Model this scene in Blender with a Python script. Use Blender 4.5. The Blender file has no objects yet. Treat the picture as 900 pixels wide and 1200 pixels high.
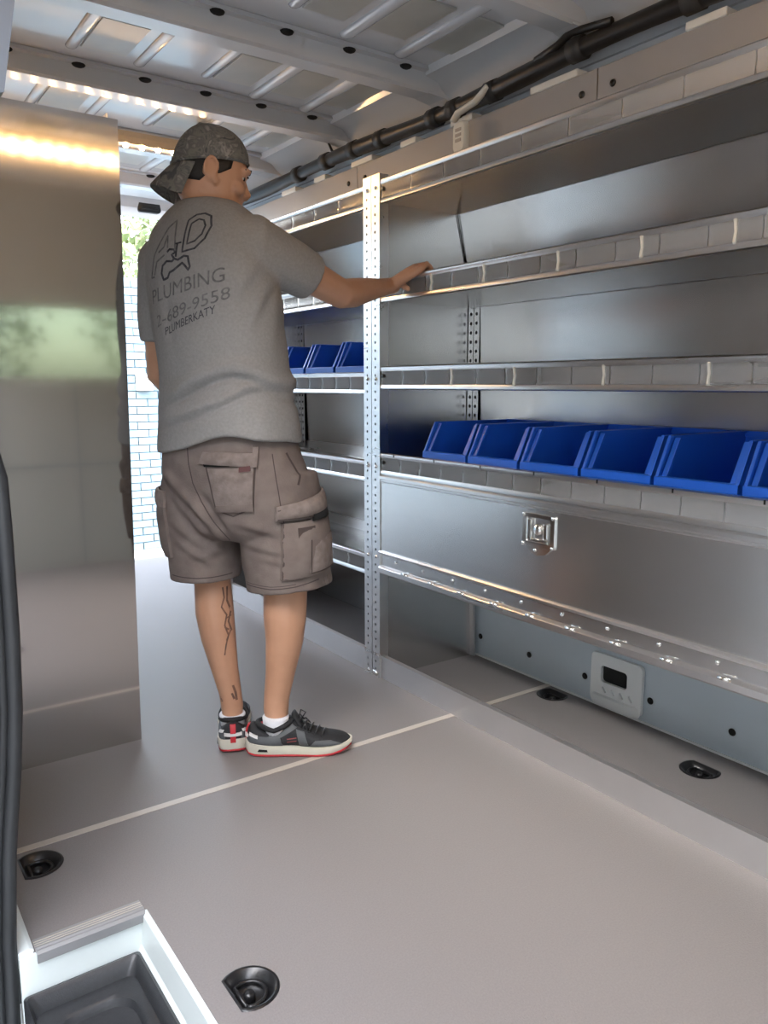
import bpy, bmesh, math, random
import numpy as np
from mathutils import Vector, Matrix, noise
from mathutils.bvhtree import BVHTree

random.seed(7)
S = bpy.context.scene
COL = S.collection
PI = math.pi

# ------------------------------------------------------------------ camera
YAW = math.atan2(659, 930)
PITCH = math.atan(149 / 918)
cd = bpy.data.cameras.new('camera')
cd.sensor_fit = 'VERTICAL'; cd.sensor_height = 36.0; cd.lens = 918 / 1200 * 36
cd.clip_start = 0.01; cd.clip_end = 200
cam = bpy.data.objects.new('camera', cd); COL.objects.link(cam)
cam.location = (0, 0, 1.08)
cam.rotation_euler = (PI / 2 - PITCH, 0, -YAW)
S.camera = cam

# ------------------------------------------------------------------ world
w = bpy.data.worlds.new('world'); S.world = w; w.use_nodes = True
wn = w.node_tree; wn.nodes.clear()
wo = wn.nodes.new('ShaderNodeOutputWorld'); wb = wn.nodes.new('ShaderNodeBackground')
sky = wn.nodes.new('ShaderNodeTexSky'); sky.sky_type = 'NISHITA'; sky.sun_disc = False
sky.sun_elevation = math.radians(48); sky.sun_rotation = math.radians(250)
sky.air_density = 1.2; sky.dust_density = 2.0; sky.ozone_density = 1.0
wb.inputs['Strength'].default_value = 1.6
# thin bright overcast: the sky colour is half washed out
hs_ = wn.nodes.new('ShaderNodeHueSaturation'); hs_.inputs['Saturation'].default_value = .42
wn.links.new(sky.outputs[0], hs_.inputs['Color']); wn.links.new(hs_.outputs[0], wb.inputs[0]); wn.links.new(wb.outputs[0], wo.inputs[0])

vs = S.view_settings
vs.view_transform = 'Standard'; vs.look = 'None'; vs.gamma = 1.0; vs.use_curve_mapping = False
vs.exposure = 1.03
S.cycles.max_bounces = 10; S.cycles.diffuse_bounces = 6; S.cycles.glossy_bounces = 6; S.cycles.transparent_max_bounces = 16
S.cycles.sample_clamp_indirect = 8.0
S.cycles.caustics_reflective = True

# ------------------------------------------------------------------ materials
MATS = {}
def mat(name, col, rough=.5, metal=0., var=0., vscale=6., bump=0., bscale=80., col2=None, stretch=None, emit=None, estr=0., coat=0., rvar=0., alpha=None, spec=None, dist=.002):
    if name in MATS: return MATS[name]
    m = bpy.data.materials.new(name); m.use_nodes = True
    nt = m.node_tree; N = nt.nodes; L = nt.links
    b = N['Principled BSDF']
    b.inputs['Roughness'].default_value = rough; b.inputs['Metallic'].default_value = metal
    b.inputs['Base Color'].default_value = (*col, 1)
    if coat: b.inputs['Coat Weight'].default_value = coat; b.inputs['Coat Roughness'].default_value = .12
    if spec is not None: b.inputs['Specular IOR Level'].default_value = spec
    if emit: b.inputs['Emission Color'].default_value = (*emit, 1); b.inputs['Emission Strength'].default_value = estr
    tc = N.new('ShaderNodeTexCoord'); mp = N.new('ShaderNodeMapping')
    if stretch: mp.inputs['Scale'].default_value = stretch
    L.new(tc.outputs['Object'], mp.inputs[0])
    nz = N.new('ShaderNodeTexNoise'); nz.inputs['Scale'].default_value = vscale; nz.inputs['Detail'].default_value = 5
    L.new(mp.outputs[0], nz.inputs[0])
    c2 = col2 if col2 else tuple(max(0, c * (1 - var)) for c in col)
    if col2 or var:
        rp = N.new('ShaderNodeValToRGB'); rp.color_ramp.elements[0].position = .35; rp.color_ramp.elements[1].position = .65
        rp.color_ramp.elements[0].color = (*c2, 1); rp.color_ramp.elements[1].color = (*col, 1)
        L.new(nz.outputs['Fac'], rp.inputs[0]); L.new(rp.outputs[0], b.inputs['Base Color'])
    if rvar:
        mr = N.new('ShaderNodeMapRange'); mr.inputs[3].default_value = max(0.02, rough - rvar); mr.inputs[4].default_value = rough + rvar
        L.new(nz.outputs['Fac'], mr.inputs[0]); L.new(mr.outputs[0], b.inputs['Roughness'])
    if bump:
        n2 = N.new('ShaderNodeTexNoise'); n2.inputs['Scale'].default_value = bscale; n2.inputs['Detail'].default_value = 3
        L.new(mp.outputs[0], n2.inputs[0])
        bp = N.new('ShaderNodeBump'); bp.inputs['Strength'].default_value = bump; bp.inputs['Distance'].default_value = dist
        L.new(n2.outputs['Fac'], bp.inputs['Height']); L.new(bp.outputs[0], b.inputs['Normal'])
    MATS[name] = m
    return m

ALU = mat('brushed_aluminium', (.66, .66, .66), .24, 1., .05, 3., .03, 60., stretch=(1, .06, 1), rvar=.05)
ALUL = mat('lip_aluminium', (.74, .745, .75), .29, 1., .06, 8., .03, 40., stretch=(1, .1, 1), rvar=.06)
ALUP = mat('panel_aluminium', (.62, .60, .575), .08, 1., .03, 2.)
ALUP.node_tree.nodes['Principled BSDF'].inputs['Coat Weight'].default_value = 1.
ALUP.node_tree.nodes['Principled BSDF'].inputs['Coat Roughness'].default_value = .03
ALUP.node_tree.nodes['Principled BSDF'].inputs['Coat IOR'].default_value = 2.0
ALUK = mat('kick_aluminium', (.74, .74, .745), .45, 1., .05, 5., .04, 90., rvar=.05)
PANL = mat('shelf_panel_aluminium', (.66, .66, .655), .27, 1., .04, 3., stretch=(1, .15, .6))
CHROME = mat('chrome', (.82, .81, .78), .12, 1.)
GREYW = mat('grey_wall_trim', (.40, .40, .41), .45, 0., .04, 4.)
VANW = mat('van_white_paint', (.66, .68, .71), .3, 0., .05, 2., coat=.4)
WELLW = mat('step_well_paint', (.74, .80, .79), .35, 0., .06, 5., coat=.3)
ROOFP = mat('roof_paint', (.63, .65, .68), .2, 0., .05, 2., coat=.6)
ROOFPAD = mat('roof_sound_pad', (.44, .44, .41), .35, 0., .08, 9.)
BLUEW = mat('side_wall_paint', (.60, .68, .73), .4, 0., .05, 3.)
FLOOR = mat('grey_floor_composite', (.216, .198, .194), .5, 0., .10, 260., .5, 330., rvar=.06, dist=.0012)
STRIP = mat('joint_strip', (.50, .45, .40), .45, 0., .06, 20.)
NOSE = mat('step_nosing', (.30, .30, .305), .4, .3, .05, 30.)
BLACK = mat('black_plastic', (.012, .012, .013), .32, 0., .2, 30.)
BLACKM = mat('black_rubber', (.022, .023, .025), .5, 0., .2, 20.)
STEPB = mat('black_step_plastic', (.028, .029, .032), .34, 0., .15, 120., .25, 400.)
DARKH = mat('dark_hole', (.008, .008, .008), .8)
LOOM = mat('loom_black', (.016, .015, .015), .38, 0., .2, 8., .3, 60.)
LOOMT = mat('loom_tape', (.035, .034, .034), .6)
BLUE = mat('bin_blue', (.020, .145, .74), .3, 0., .06, 4.)
VENTW = mat('vent_white', (.84, .87, .86), .45, 0., .05, 6.)
BEIGE = mat('bulkhead_panel', (.40, .39, .355), .5, 0., .04, 2.)
WPLAS = mat('white_clip', (.80, .79, .72), .4)
BRICK = mat('pale_blue_brick', (.155, .218, .255), .7, 0., .10, 6., .3, 60.)
MORTAR = mat('pale_mortar', (.145, .203, .237), .8, 0., .08, 20.)
CONC = mat('concrete_drive', (.42, .40, .37), .85, 0., .15, 3., .2, 60.)
LEAF = mat('leaf_green', (.10, .16, .05), .5, 0., 0., 8., col2=(.20, .22, .09))
BARK = mat('bark', (.12, .09, .06), .9, 0., .3, 10.)
LEDM = mat('warm_led', (1, .75, .4), .4, emit=(1., .57, .23), estr=105.)
LEDH = mat('led_housing', (.42, .36, .28), .35, .2)
SKIN = mat('skin', (.50, .27, .165), .46, 0., .10, 9., .15, 220., col2=(.56, .31, .195))
SHIRT = mat('grey_heather_cotton', (.275, .265, .258), .9, 0., 0., 140., .35, 300., col2=(.31, .30, .292), spec=.2)
INK = mat('shirt_ink', (.045, .047, .055), .9, 0., 0., 60., col2=(.10, .10, .11), spec=.1)
INKF = mat('faded_shirt_ink', (.12, .118, .122), .9, 0., 0., 60., col2=(.20, .195, .195), spec=.1)
SHORT = mat('taupe_canvas', (.205, .168, .150), .92, 0., 0., 22., .4, 260., col2=(.172, .138, .124), spec=.15)
SHORTL = mat('faded_taupe_canvas', (.255, .212, .19), .92, 0., 0., 40., .4, 220., col2=(.19, .153, .137), spec=.15)
SEAM = mat('dark_seam', (.075, .055, .05), .95)
HAIR = mat('dark_hair', (.012, .010, .010), .6, 0., .3, 200., .5, 300.)
SHOEB = mat('shoe_black_mesh', (.018, .019, .022), .7, 0., .4, 300., .5, 500.)
SHOEG = mat('shoe_grey_overlay', (.085, .092, .10), .55, 0., .1, 40.)
SHOER = mat('shoe_red', (.50, .02, .03), .5)
SHOES = mat('shoe_midsole', (.62, .59, .50), .6, 0., .05, 20.)
SHOEW = mat('shoe_white', (.72, .71, .70), .5)
SOCK = mat('white_sock', (.72, .73, .76), .9, 0., .05, 200., .3, 300.)
TATT = mat('tattoo_ink', (.11, .065, .05), .6, 0., 0., 60., col2=(.22, .11, .07))
EYEW = mat('eye_white', (.6, .56, .52), .3)
EYEI = mat('eye_iris', (.02, .012, .008), .2)

def camo():
    m = bpy.data.materials.new('washed_camo'); m.use_nodes = True
    nt = m.node_tree; N = nt.nodes; L = nt.links; b = N['Principled BSDF']
    b.inputs['Roughness'].default_value = .9
    tc = N.new('ShaderNodeTexCoord')
    n1 = N.new('ShaderNodeTexNoise'); n1.inputs['Scale'].default_value = 26; n1.inputs['Detail'].default_value = 4; n1.inputs['Distortion'].default_value = 1.2
    L.new(tc.outputs['Object'], n1.inputs[0])
    r = N.new('ShaderNodeValToRGB'); r.color_ramp.interpolation = 'EASE'
    e = r.color_ramp.elements; e[0].position = .34; e[0].color = (.060, .064, .068, 1); e[1].position = .70; e[1].color = (.29, .275, .255, 1)
    x = e.new(.46); x.color = (.165, .163, .145, 1); x = e.new(.56); x.color = (.115, .113, .108, 1)
    L.new(n1.outputs['Fac'], r.inputs[0]); L.new(r.outputs[0], b.inputs['Base Color'])
    return m
CAMO = camo()

def plastic_clear():
    m = bpy.data.materials.new('clear_plastic'); m.use_nodes = True
    nt = m.node_tree; N = nt.nodes; L = nt.links; N.clear()
    o = N.new('ShaderNodeOutputMaterial'); mx = N.new('ShaderNodeMixShader'); t = N.new('ShaderNodeBsdfTransparent'); g = N.new('ShaderNodeBsdfGlossy'); f = N.new('ShaderNodeFresnel')
    t.inputs[0].default_value = (.93, .93, .93, 1); g.inputs['Roughness'].default_value = .12; f.inputs[0].default_value = 1.45
    nz = N.new('ShaderNodeTexNoise'); nz.inputs['Scale'].default_value = 25
    bp = N.new('ShaderNodeBump'); bp.inputs['Strength'].default_value = .15; L.new(nz.outputs[0], bp.inputs['Height']); L.new(bp.outputs[0], g.inputs['Normal'])
    df = N.new('ShaderNodeBsdfDiffuse'); df.inputs[0].default_value = (.8, .8, .8, 1); m2 = N.new('ShaderNodeMixShader'); m2.inputs[0].default_value = .20; L.new(t.outputs[0], m2.inputs[1]); L.new(df.outputs[0], m2.inputs[2])
    L.new(f.outputs[0], mx.inputs[0]); L.new(m2.outputs[0], mx.inputs[1]); L.new(g.outputs[0], mx.inputs[2]); L.new(mx.outputs[0], o.inputs[0])
    return m
CLEAR = plastic_clear()

def tinted():
    m = bpy.data.materials.new('tinted_glass'); m.use_nodes = True
    nt = m.node_tree; N = nt.nodes; L = nt.links; N.clear()
    o = N.new('ShaderNodeOutputMaterial'); mx = N.new('ShaderNodeMixShader'); t = N.new('ShaderNodeBsdfTransparent'); g = N.new('ShaderNodeBsdfGlossy'); f = N.new('ShaderNodeFresnel')
    t.inputs[0].default_value = (.28, .31, .27, 1); g.inputs['Roughness'].default_value = .03; f.inputs[0].default_value = 1.5
    L.new(f.outputs[0], mx.inputs[0]); L.new(t.outputs[0], mx.inputs[1]); L.new(g.outputs[0], mx.inputs[2]); L.new(mx.outputs[0], o.inputs[0])
    return m
TINT = tinted()

# ------------------------------------------------------------------ mesh helpers
class MB:
    def __init__(s): s.v = []; s.f = []
    def add(s, vs, fs):
        o = len(s.v); s.v += [tuple(v) for v in vs]; s.f += [tuple(i + o for i in f) for f in fs]; return s
    def box(s, x0, x1, y0, y1, z0, z1):
        return s.add([(x0,y0,z0),(x1,y0,z0),(x1,y1,z0),(x0,y1,z0),(x0,y0,z1),(x1,y0,z1),(x1,y1,z1),(x0,y1,z1)],
                     [(0,3,2,1),(4,5,6,7),(0,1,5,4),(1,2,6,5),(2,3,7,6),(3,0,4,7)])
    def extrude(s, prof, p0, p1, axis='y'):
        # closed polygon prof of (u,v); axis y: (x,z), axis x: (y,z), axis z: (x,y)
        n = len(prof)
        def mk(u, v, t): return (u, t, v) if axis == 'y' else ((t, u, v) if axis == 'x' else (u, v, t))
        vs = [mk(u, v, p0) for u, v in prof] + [mk(u, v, p1) for u, v in prof]
        fs = [(i, (i+1) % n, n + (i+1) % n, n + i) for i in range(n)]
        fs += [tuple(range(n-1, -1, -1)), tuple(range(n, 2*n))]
        return s.add(vs, fs)
    def rings(s, rs, cap=True, closed=True):
        n = len(rs[0]); vs = [p for r in rs for p in r]; fs = []
        for k in range(len(rs) - 1):
            for i in range(n if closed else n - 1):
                j = (i + 1) % n
                fs.append((k*n+i, k*n+j, (k+1)*n+j, (k+1)*n+i))
        if cap: fs += [tuple(range(n-1, -1, -1)), tuple(range((len(rs)-1)*n, len(rs)*n))]
        return s.add(vs, fs)
    def tube(s, pts, rad, n=12, flat=1., up=None, cap=True, round_ends=False):
        P = [Vector(p) for p in pts]; R = rad if hasattr(rad, '__len__') else [rad] * len(P)
        if round_ends:
            d0 = (P[0] - P[1]).normalized(); d1 = (P[-1] - P[-2]).normalized()
            a, b = [], []
            for k in (.98, .85, .5):
                q = math.sqrt(1 - k*k)
                a.append((P[0] + d0 * R[0] * k, R[0] * q)); b.insert(0, (P[-1] + d1 * R[-1] * k, R[-1] * q))
            P2 = [x[0] for x in a] + P + [x[0] for x in b]; R = [x[1] for x in a] + list(R) + [x[1] for x in b]; P = P2
        T = []
        for i in range(len(P)):
            t = P[min(i+1, len(P)-1)] - P[max(i-1, 0)]; T.append(t.normalized())
        u = Vector(up) if up else (Vector((0,0,1)) if abs(T[0].z) < .9 else Vector((1,0,0)))
        rs = []
        for p, t, r in zip(P, T, R):
            sx = t.cross(u)
            if sx.length < 1e-5: sx = t.cross(Vector((0.3, .9, .1)))
            sx.normalize(); u2 = sx.cross(t).normalized()
            if not up: u = u2
            ru = r * flat if not hasattr(r, '__len__') else r[1]; rx = r if not hasattr(r, '__len__') else r[0]
            rs.append([p + sx * (math.cos(a) * rx) + u2 * (math.sin(a) * ru) for a in [2*PI*i/n for i in range(n)]])
        return s.rings(rs, cap)
    def lathe(s, prof, c, n=20, axis='z'):
        rs = []
        for r, h in prof:
            ring = []
            for i in range(n):
                a = 2*PI*i/n; x, y = r*math.cos(a), r*math.sin(a)
                ring.append((c[0]+x, c[1]+y, c[2]+h) if axis == 'z' else ((c[0]+h, c[1]+x, c[2]+y) if axis == 'x' else (c[0]+x, c[1]+h, c[2]+y)))
            rs.append(ring)
        return s.rings(rs)
    def ellipsoid(s, c, r, M=None, n=16, m=10):
        rs = []
        for k in range(m + 1):
            ph = -PI/2 + PI * (k + .001) / (m + .002)
            ring = []
            for i in range(n):
                a = 2*PI*i/n
                p = Vector((r[0]*math.cos(ph)*math.cos(a), r[1]*math.cos(ph)*math.sin(a), r[2]*math.sin(ph)))
                if M: p = M @ p
                ring.append(Vector(c) + p)
            rs.append(ring)
        return s.rings(rs)
    def mesh(s, name):
        me = bpy.data.meshes.new(name); me.from_pydata([tuple(v) for v in s.v], [], s.f)
        bm = bmesh.new(); bm.from_mesh(me); bmesh.ops.recalc_face_normals(bm, faces=bm.faces); bm.to_mesh(me); bm.free()
        return me
    def build(s, name, m, parent=None, smooth=False, bevel=0., loc=None):
        return obj(name, s.mesh(name), m, parent, smooth, bevel, loc)

def obj(name, me, m, parent=None, smooth=False, bevel=0., loc=None):
    o = bpy.data.objects.new(name, me); COL.objects.link(o)
    if m is not None and not me.materials: me.materials.append(m)
    if parent: o.parent = parent
    if loc: o.location = loc
    if smooth:
        for p in me.polygons: p.use_smooth = True
        if smooth == 'angle': me.set_sharp_from_angle(angle=math.radians(40))
    if bevel:
        b = o.modifiers.new('bevel', 'BEVEL'); b.width = bevel; b.segments = 2; b.limit_method = 'ANGLE'; b.angle_limit = math.radians(40)
    return o

def inst(src, parent=None, loc=None, name=None):
    o = src.copy(); COL.objects.link(o)
    if parent: o.parent = parent
    if loc: o.location = loc
    return o

def tag(o, label, cat=None, group=None, kind=None):
    o['label'] = label
    if cat: o['category'] = cat
    if group: o['group'] = group
    if kind: o['kind'] = kind
    return o

def empty(name, loc=(0,0,0), rz=0):
    o = bpy.data.objects.new(name, None); COL.objects.link(o); o.location = loc; o.rotation_euler = (0, 0, rz); o.empty_display_size = .1
    return o

def plate(outer, holes, t0, t1, mk):
    """flat plate with holes; mk(u,v,t)->xyz"""
    bm = bmesh.new(); loops = [outer] + holes; edges = []; lv = []
    for lp in loops:
        vs = [bm.verts.new(mk(u, v, t1)) for u, v in lp]; lv.append(vs)
        for i in range(len(vs)): edges.append(bm.edges.new((vs[i], vs[(i+1) % len(vs)])))
    bmesh.ops.triangle_fill(bm, use_beauty=True, use_dissolve=False, edges=edges)
    top = list(bm.faces)
    m = {}
    for vs in lv:
        for v in vs: m[v] = None
    for vs, lp in zip(lv, loops):
        for v, (a, b) in zip(vs, lp): m[v] = bm.verts.new(mk(a, b, t0))
    for f in top: bm.faces.new([m[v] for v in reversed(f.verts)])
    for vs in lv:
        for i in range(len(vs)):
            a, b = vs[i], vs[(i+1) % len(vs)]
            bm.faces.new((a, b, m[b], m[a]))
    bmesh.ops.recalc_face_normals(bm, faces=bm.faces)
    me = bpy.data.meshes.new('plate'); bm.to_mesh(me); bm.free()
    return me

def circle(cx, cy, r, n=8): return [(cx + r*math.cos(2*PI*i/n), cy + r*math.sin(2*PI*i/n)) for i in range(n)]

def rrect(x0, x1, y0, y1, r, n=4):
    p = []
    for cx, cy, a0 in ((x1-r, y1-r, 0), (x0+r, y1-r, PI/2), (x0+r, y0+r, PI), (x1-r, y0+r, 1.5*PI)):
        for k in range(n + 1):
            a = a0 + PI/2*k/n; p.append((cx + r*math.cos(a), cy + r*math.sin(a)))
    return p

def remesh(mb, voxel, smooth=4, factor=.5):
    me = mb.mesh('tmp'); o = bpy.data.objects.new('tmp', me); COL.objects.link(o)
    r = o.modifiers.new('r', 'REMESH'); r.mode = 'VOXEL'; r.voxel_size = voxel; r.use_smooth_shade = True
    if smooth:
        s = o.modifiers.new('s', 'SMOOTH'); s.iterations = smooth; s.factor = factor
    dg = bpy.context.evaluated_depsgraph_get(); dg.update()
    out = bpy.data.meshes.new_from_object(o.evaluated_get(dg))
    bpy.data.objects.remove(o); bpy.data.meshes.remove(me)
    out.materials.clear()
    for p in out.polygons: p.use_smooth = True
    return out

def bvh_of(me):
    return BVHTree.FromPolygons([v.co.copy() for v in me.vertices], [tuple(p.vertices) for p in me.polygons])

# ================================================================== SETTING
VC = 1.15   # centre line of the van, x
# ---- ground, drive
g = MB().box(-30, 40, -30, 40, -.75, -.62).build('ground', CONC); tag(g, 'pale concrete drive around the van', None, None, 'structure')

# ---- tie-down cups need holes in the floor
def dshape(cx, cy, r, ang, cut=.62, n=22):
    a0 = math.acos(cut); pts = []
    for i in range(n):
        a = a0 + (2*PI - 2*a0) * i / (n - 1); x, y = r*math.cos(a), r*math.sin(a)
        pts.append((cx + x*math.cos(ang) - y*math.sin(ang), cy + x*math.sin(ang) + y*math.cos(ang)))
    return pts
CUPS = [((.531, 1.173), PI, 'black recessed floor tie-down ring beside the step well'),
        ((.300, 1.790), PI, 'black recessed floor tie-down ring partly behind the door seal'),
        ((1.936, 1.179), 0, 'black floor tie-down ring under the shelving at the right edge'),
        ((2.005, 1.800), 0, 'black floor tie-down ring under the shelving beside the white vent')]
CR = .052
floor = empty('floor'); tag(floor, 'grey textured van floor panels with pale joint strip', None, None, 'structure')
def fl(u, v, t): return (u, v, t)
FX0, FX1 = .232, 2.088
near_outer = [(.452, -.28), (FX1, -.28), (FX1, 1.860), (FX0, 1.860), (FX0, 1.497), (.452, 1.497)]
holes = [dshape(c[0], c[1], CR, a) for c, a, _ in CUPS]
obj('floor_panel', plate(near_outer, holes, -.02, 0., fl), FLOOR, floor)
obj('floor_panel', plate([(FX0, 1.883), (FX1, 1.883), (FX1, 4.79), (FX0, 4.79)], [], -.02, 0., fl), FLOOR, floor)
MB().box(FX0, FX1, 1.8605, 1.8825, -.02, .0012).build('joint_strip', STRIP, floor)
MB().box(.1, 2.2, 1.5, 4.79, -.1, -.03).build('subfloor', BLACKM, floor)
MB().box(.46, 2.2, -.28, 1.5, -.1, -.03).build('subfloor', BLACKM, floor)
MB().box(.1, 2.2, 4.79, 4.86, -.1, -.004).build('rear_sill', NOSE, floor)

for (c, ang, lab) in CUPS:
    t = empty('tie_down_ring', (c[0], c[1], 0)); tag(t, lab, 'tie-down ring', 'floor tie-down rings')
    o1 = dshape(0, 0, CR + .004, ang); o2 = dshape(0, 0, CR - .004, ang)
    zz = [(o1, .0005), (dshape(0, 0, CR + .001, ang), .003), (o2, .002), (dshape(0, 0, CR - .012, ang), -.014), (dshape(0, 0, CR - .026, ang), -.026)]
    m = MB().rings([[(x, y, z) for x, y in o] for o, z in zz], cap=False); n0 = len(o1)
    m.f.append(tuple(range(4*n0, 5*n0)))
    m.build('cup', BLACK, t, True)
    rg = dshape(0, 0, .031, ang, .55, 16)
    MB().tube([(x, y, -.012) for x, y in rg] + [(rg[0][0], rg[0][1], -.012)], .0042, 8).build('ring', BLACK, t, True)
    MB().lathe([(.0005, -.008), (.009, -.009), (.011, -.014), (.011, -.026)], (0, 0, 0), 12).build('bolt', CHROME if False else BLACK, t, True)

# ---- step well in front of the sliding door
sw = empty('step_well'); tag(sw, 'pale painted side door step well with black tray', None, None, 'structure')
MB().box(.205, .452, 1.490, 1.497, -.30, -.002).build('well_wall', WELLW, sw)
MB().extrude([(.452, -.30), (.452, .003), (.447, .004), (.441, -.004), (.436, -.07), (.428, -.085), (.428, -.30)], -.28, 1.4915).build('well_wall', WELLW, sw, False, .002)
MB().box(-.02, .45, -.28, 1.497, -.32, -.30).build('well_floor', WELLW, sw)
MB().extrude([(1.482, .001), (1.482, -.018), (1.489, -.018), (1.489, -.004), (1.505, -.004), (1.530, .0005), (1.530, .0025), (1.505, .0035), (1.4985, .0055), (1.494, .0035), (1.489, .0045)], .236, .447, 'x').build('step_nosing', NOSE, sw)
for k in range(3): MB().box(.236, .447, 1.505 + .007*k, 1.507 + .007*k, .003, .0042).build('nosing_rib', STRIP, sw)
MB().extrude([(.205, -.1), (.205, .006), (.226, .008), (.234, .004), (.234, -.1)], 1.4985, 1.86).build('sill_edge', WELLW, sw, False, .002)
# black tray: rim, recess with raised bead
tr = MB()
def trr(x0, x1, y0, y1, r, z): return [(x, y, z) for x, y in rrect(x0, x1, y0, y1, r, 5)]
tr.rings([trr(.205, .432, .2, 1.489, .012, -.30), trr(.205, .432, .2, 1.489, .012, -.082), trr(.210, .424, .205, 1.480, .012, -.078), trr(.215, .416, .21, 1.470, .012, -.086),
          trr(.22, .410, .22, 1.462, .02, -.108), trr(.23, .398, .23, 1.435, .035, -.110), trr(.236, .392, .24, 1.427, .045, -.114), trr(.241, .387, .25, 1.421, .045, -.127), trr(.248, .380, .26, 1.412, .042, -.130)])
tr.build('step_tray', STEPB, sw, 'angle')
# door seal and pillar on the left edge of the frame
seal_p = [(.201, -.30), (.201, -.143), (.206, .038), (.218, .211), (.238, .377), (.248, .492), (.253, .638), (.254, .827), (.2525, .918), (.243, .964), (.238, 1.10), (.245, 1.30), (.266, 1.47), (.283, 1.528)]
ds = empty('door_seal', (.2, 1.5, 0)); tag(ds, 'black rubber door seal running up the left edge', 'door seal')
def sp(dx, dy): return [(x - .2 + dx, dy, z) for x, z in seal_p]
MB().tube(sp(-.014, .002), .014, 12, up=(0, 1, 0)).build('seal_bulb', BLACKM, ds, True)
MB().tube(sp(-.034, .002), .010, 10, up=(0, 1, 0)).build('seal_lip', BLACKM, ds, True)
MB().tube(sp(-.025, .014), (.012), 8, up=(0, 1, 0)).build('seal_carrier', BLACKM, ds, True)

# ---- side walls
wl = empty('wall_left'); tag(wl, 'white painted van side wall behind the sliding door opening', None, None, 'structure')
lp = [(.205, -.2), (.205, .02), (.215, .30), (.225, .60), (.225, .92), (.225, 1.15), (.25, 1.45), (.29, 1.70), (.33, 1.95), (.40, 2.20)]
m = MB(); prof = lp + [(x - .12, z) for x, z in reversed(lp)]
m.extrude(prof, 1.515, 4.82); m.build('body_side', VANW, wl, 'angle')
pp = [(x - .045, z) for x, z in seal_p[1:]] + [(.289, 1.555), (.304, 1.637), (.316, 1.705), (.335, 1.85), (.355, 2.0)]
prof = pp + [(x - .03, z) for x, z in reversed(pp)]
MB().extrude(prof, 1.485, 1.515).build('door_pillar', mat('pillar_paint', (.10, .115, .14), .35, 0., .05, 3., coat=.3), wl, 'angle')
prof2 = lp + [(x - .12, z) for x, z in reversed(lp)]
MB().extrude(prof2, -.5, -.3).build('front_pillar', VANW, wl, 'angle')
MB().box(.1, .40, -.3, 1.515, 1.98, 2.24).build('door_header', VANW, wl)

wr = empty('wall_right'); tag(wr, 'pale blue grey van side wall behind the shelving', None, None, 'structure')
MB().box(2.072, 2.10, -.28, 4.8, -.02, .42).build('lower_panel', BLUEW, wr)
MB().extrude([(2.072, 0), (2.072, .004), (2.064, .006), (2.062, .002), (2.062, 0)], -.28, 4.8).build('bottom_seam', VENTW, wr)
rp_ = [(2.10, .40), (2.13, .8), (2.13, 1.3), (2.10, 1.7), (2.06, 2.0), (2.02, 2.14), (1.94, 2.20)]
MB().extrude(rp_ + [(x + .08, z + .02) for x, z in reversed(rp_)], -.3, 4.82).build('body_side', VANW, wr, 'angle')
for y in (2.52, 2.25, 1.981, 1.715, 1.448, 1.168, .90):
    MB().lathe([(.0115, -.001), (.0115, .0), (.009, .0005), (.0088, .004)], (2.071, y, .081), 12, 'x').build('body_hole', DARKH, wr, True)
# grey trim panels above the shelving
for y0, y1 in ((-.2, 1.685), (1.690, 2.99), (2.995, 4.4)):
    p = MB().extrude([(1.985, 1.70), (1.978, 2.012), (1.984, 2.016), (1.992, 2.012), (1.996, 1.70)], y0, y1).build('upper_trim_panel', GREYW, wr)
for y, z in ((1.745, 1.955), (1.628, 1.955), (3.06, 1.955), (2.93, 1.955), (.6, 1.955)):
    MB().lathe([(.0005, -.005), (.009, -.004), (.011, .0)], (1.977, y, z), 14, 'x').build('trim_plug', BLACK, wr, True)
for y, ln in ((1.33, .12), (1.86, .2), (2.30, .12), (2.62, .1), (2.95, .16), (3.3, .1), (3.6, .14)):
    MB().box(1.97, 2.03, y - ln/2, y + ln/2, 2.012, 2.035).build('white_tab', VENTW, wr, False, .004)

# ---- white body vent with black opening
vt = empty('wall_vent', (2.066, 1.572, 0)); tag(vt, 'white plastic wall vent with black rectangular opening under the shelving', 'vent')
vo = rrect(-.103, .103, .018, .190, .018)
obj('vent_body', plate(vo, [rrect(-.045, .06, .093, .150, .012)], -.014, .0, lambda u, v, t: (-.014 - t, u, v)), VENTW, vt, False, .003)
MB().rings([[(-.012, u, v) for u, v in rrect(-.100, .100, .010, .05, .018)], [(-.024, u*.9, v) for u, v in rrect(-.09, .09, .014, .045, .014)]]).build('vent_foot', VENTW, vt, 'angle')
MB().box(.0, .004, -.06, .07, .08, .16).build('vent_opening', DARKH, vt)
for k in range(4): MB().extrude([(-.07 + .035*k, .06), (-.045 + .035*k, .06), (-.057 + .035*k, .078)], -.022, -.012, 'x').build('vent_rib', VENTW, vt)

# ---- roof
ce = empty('ceiling'); tag(ce, 'glossy pale grey stamped steel van roof with cross bows', None, None, 'structure')
MB().box(.30, 2.06, -.32, 4.86, 2.20, 2.22).build('roof_skin', ROOFP, ce)
BOWS = [.45, 1.10, 1.76, 2.44, 3.09, 3.75, 4.40]
hat = [(-.085, 2.199), (-.085, 2.186), (-.062, 2.184), (-.045, 2.136), (-.035, 2.128), (.035, 2.128), (.045, 2.136), (.062, 2.184), (.085, 2.186), (.085, 2.199)]
bowmesh = MB().extrude(hat, .36, 2.02, 'x').mesh('roof_bow')
endmesh = MB()
rs = []
for x, dz, wsc in ((1.90, 0, 1.), (1.97, -.006, 1.15), (2.02, -.03, 1.5), (2.05, -.075, 1.8)):
    rs.append([(x, y * wsc, 2.128 + dz + h) for y, h in ((-.05, .055), (-.04, 0.), (.04, 0.), (.05, .055))])
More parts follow.
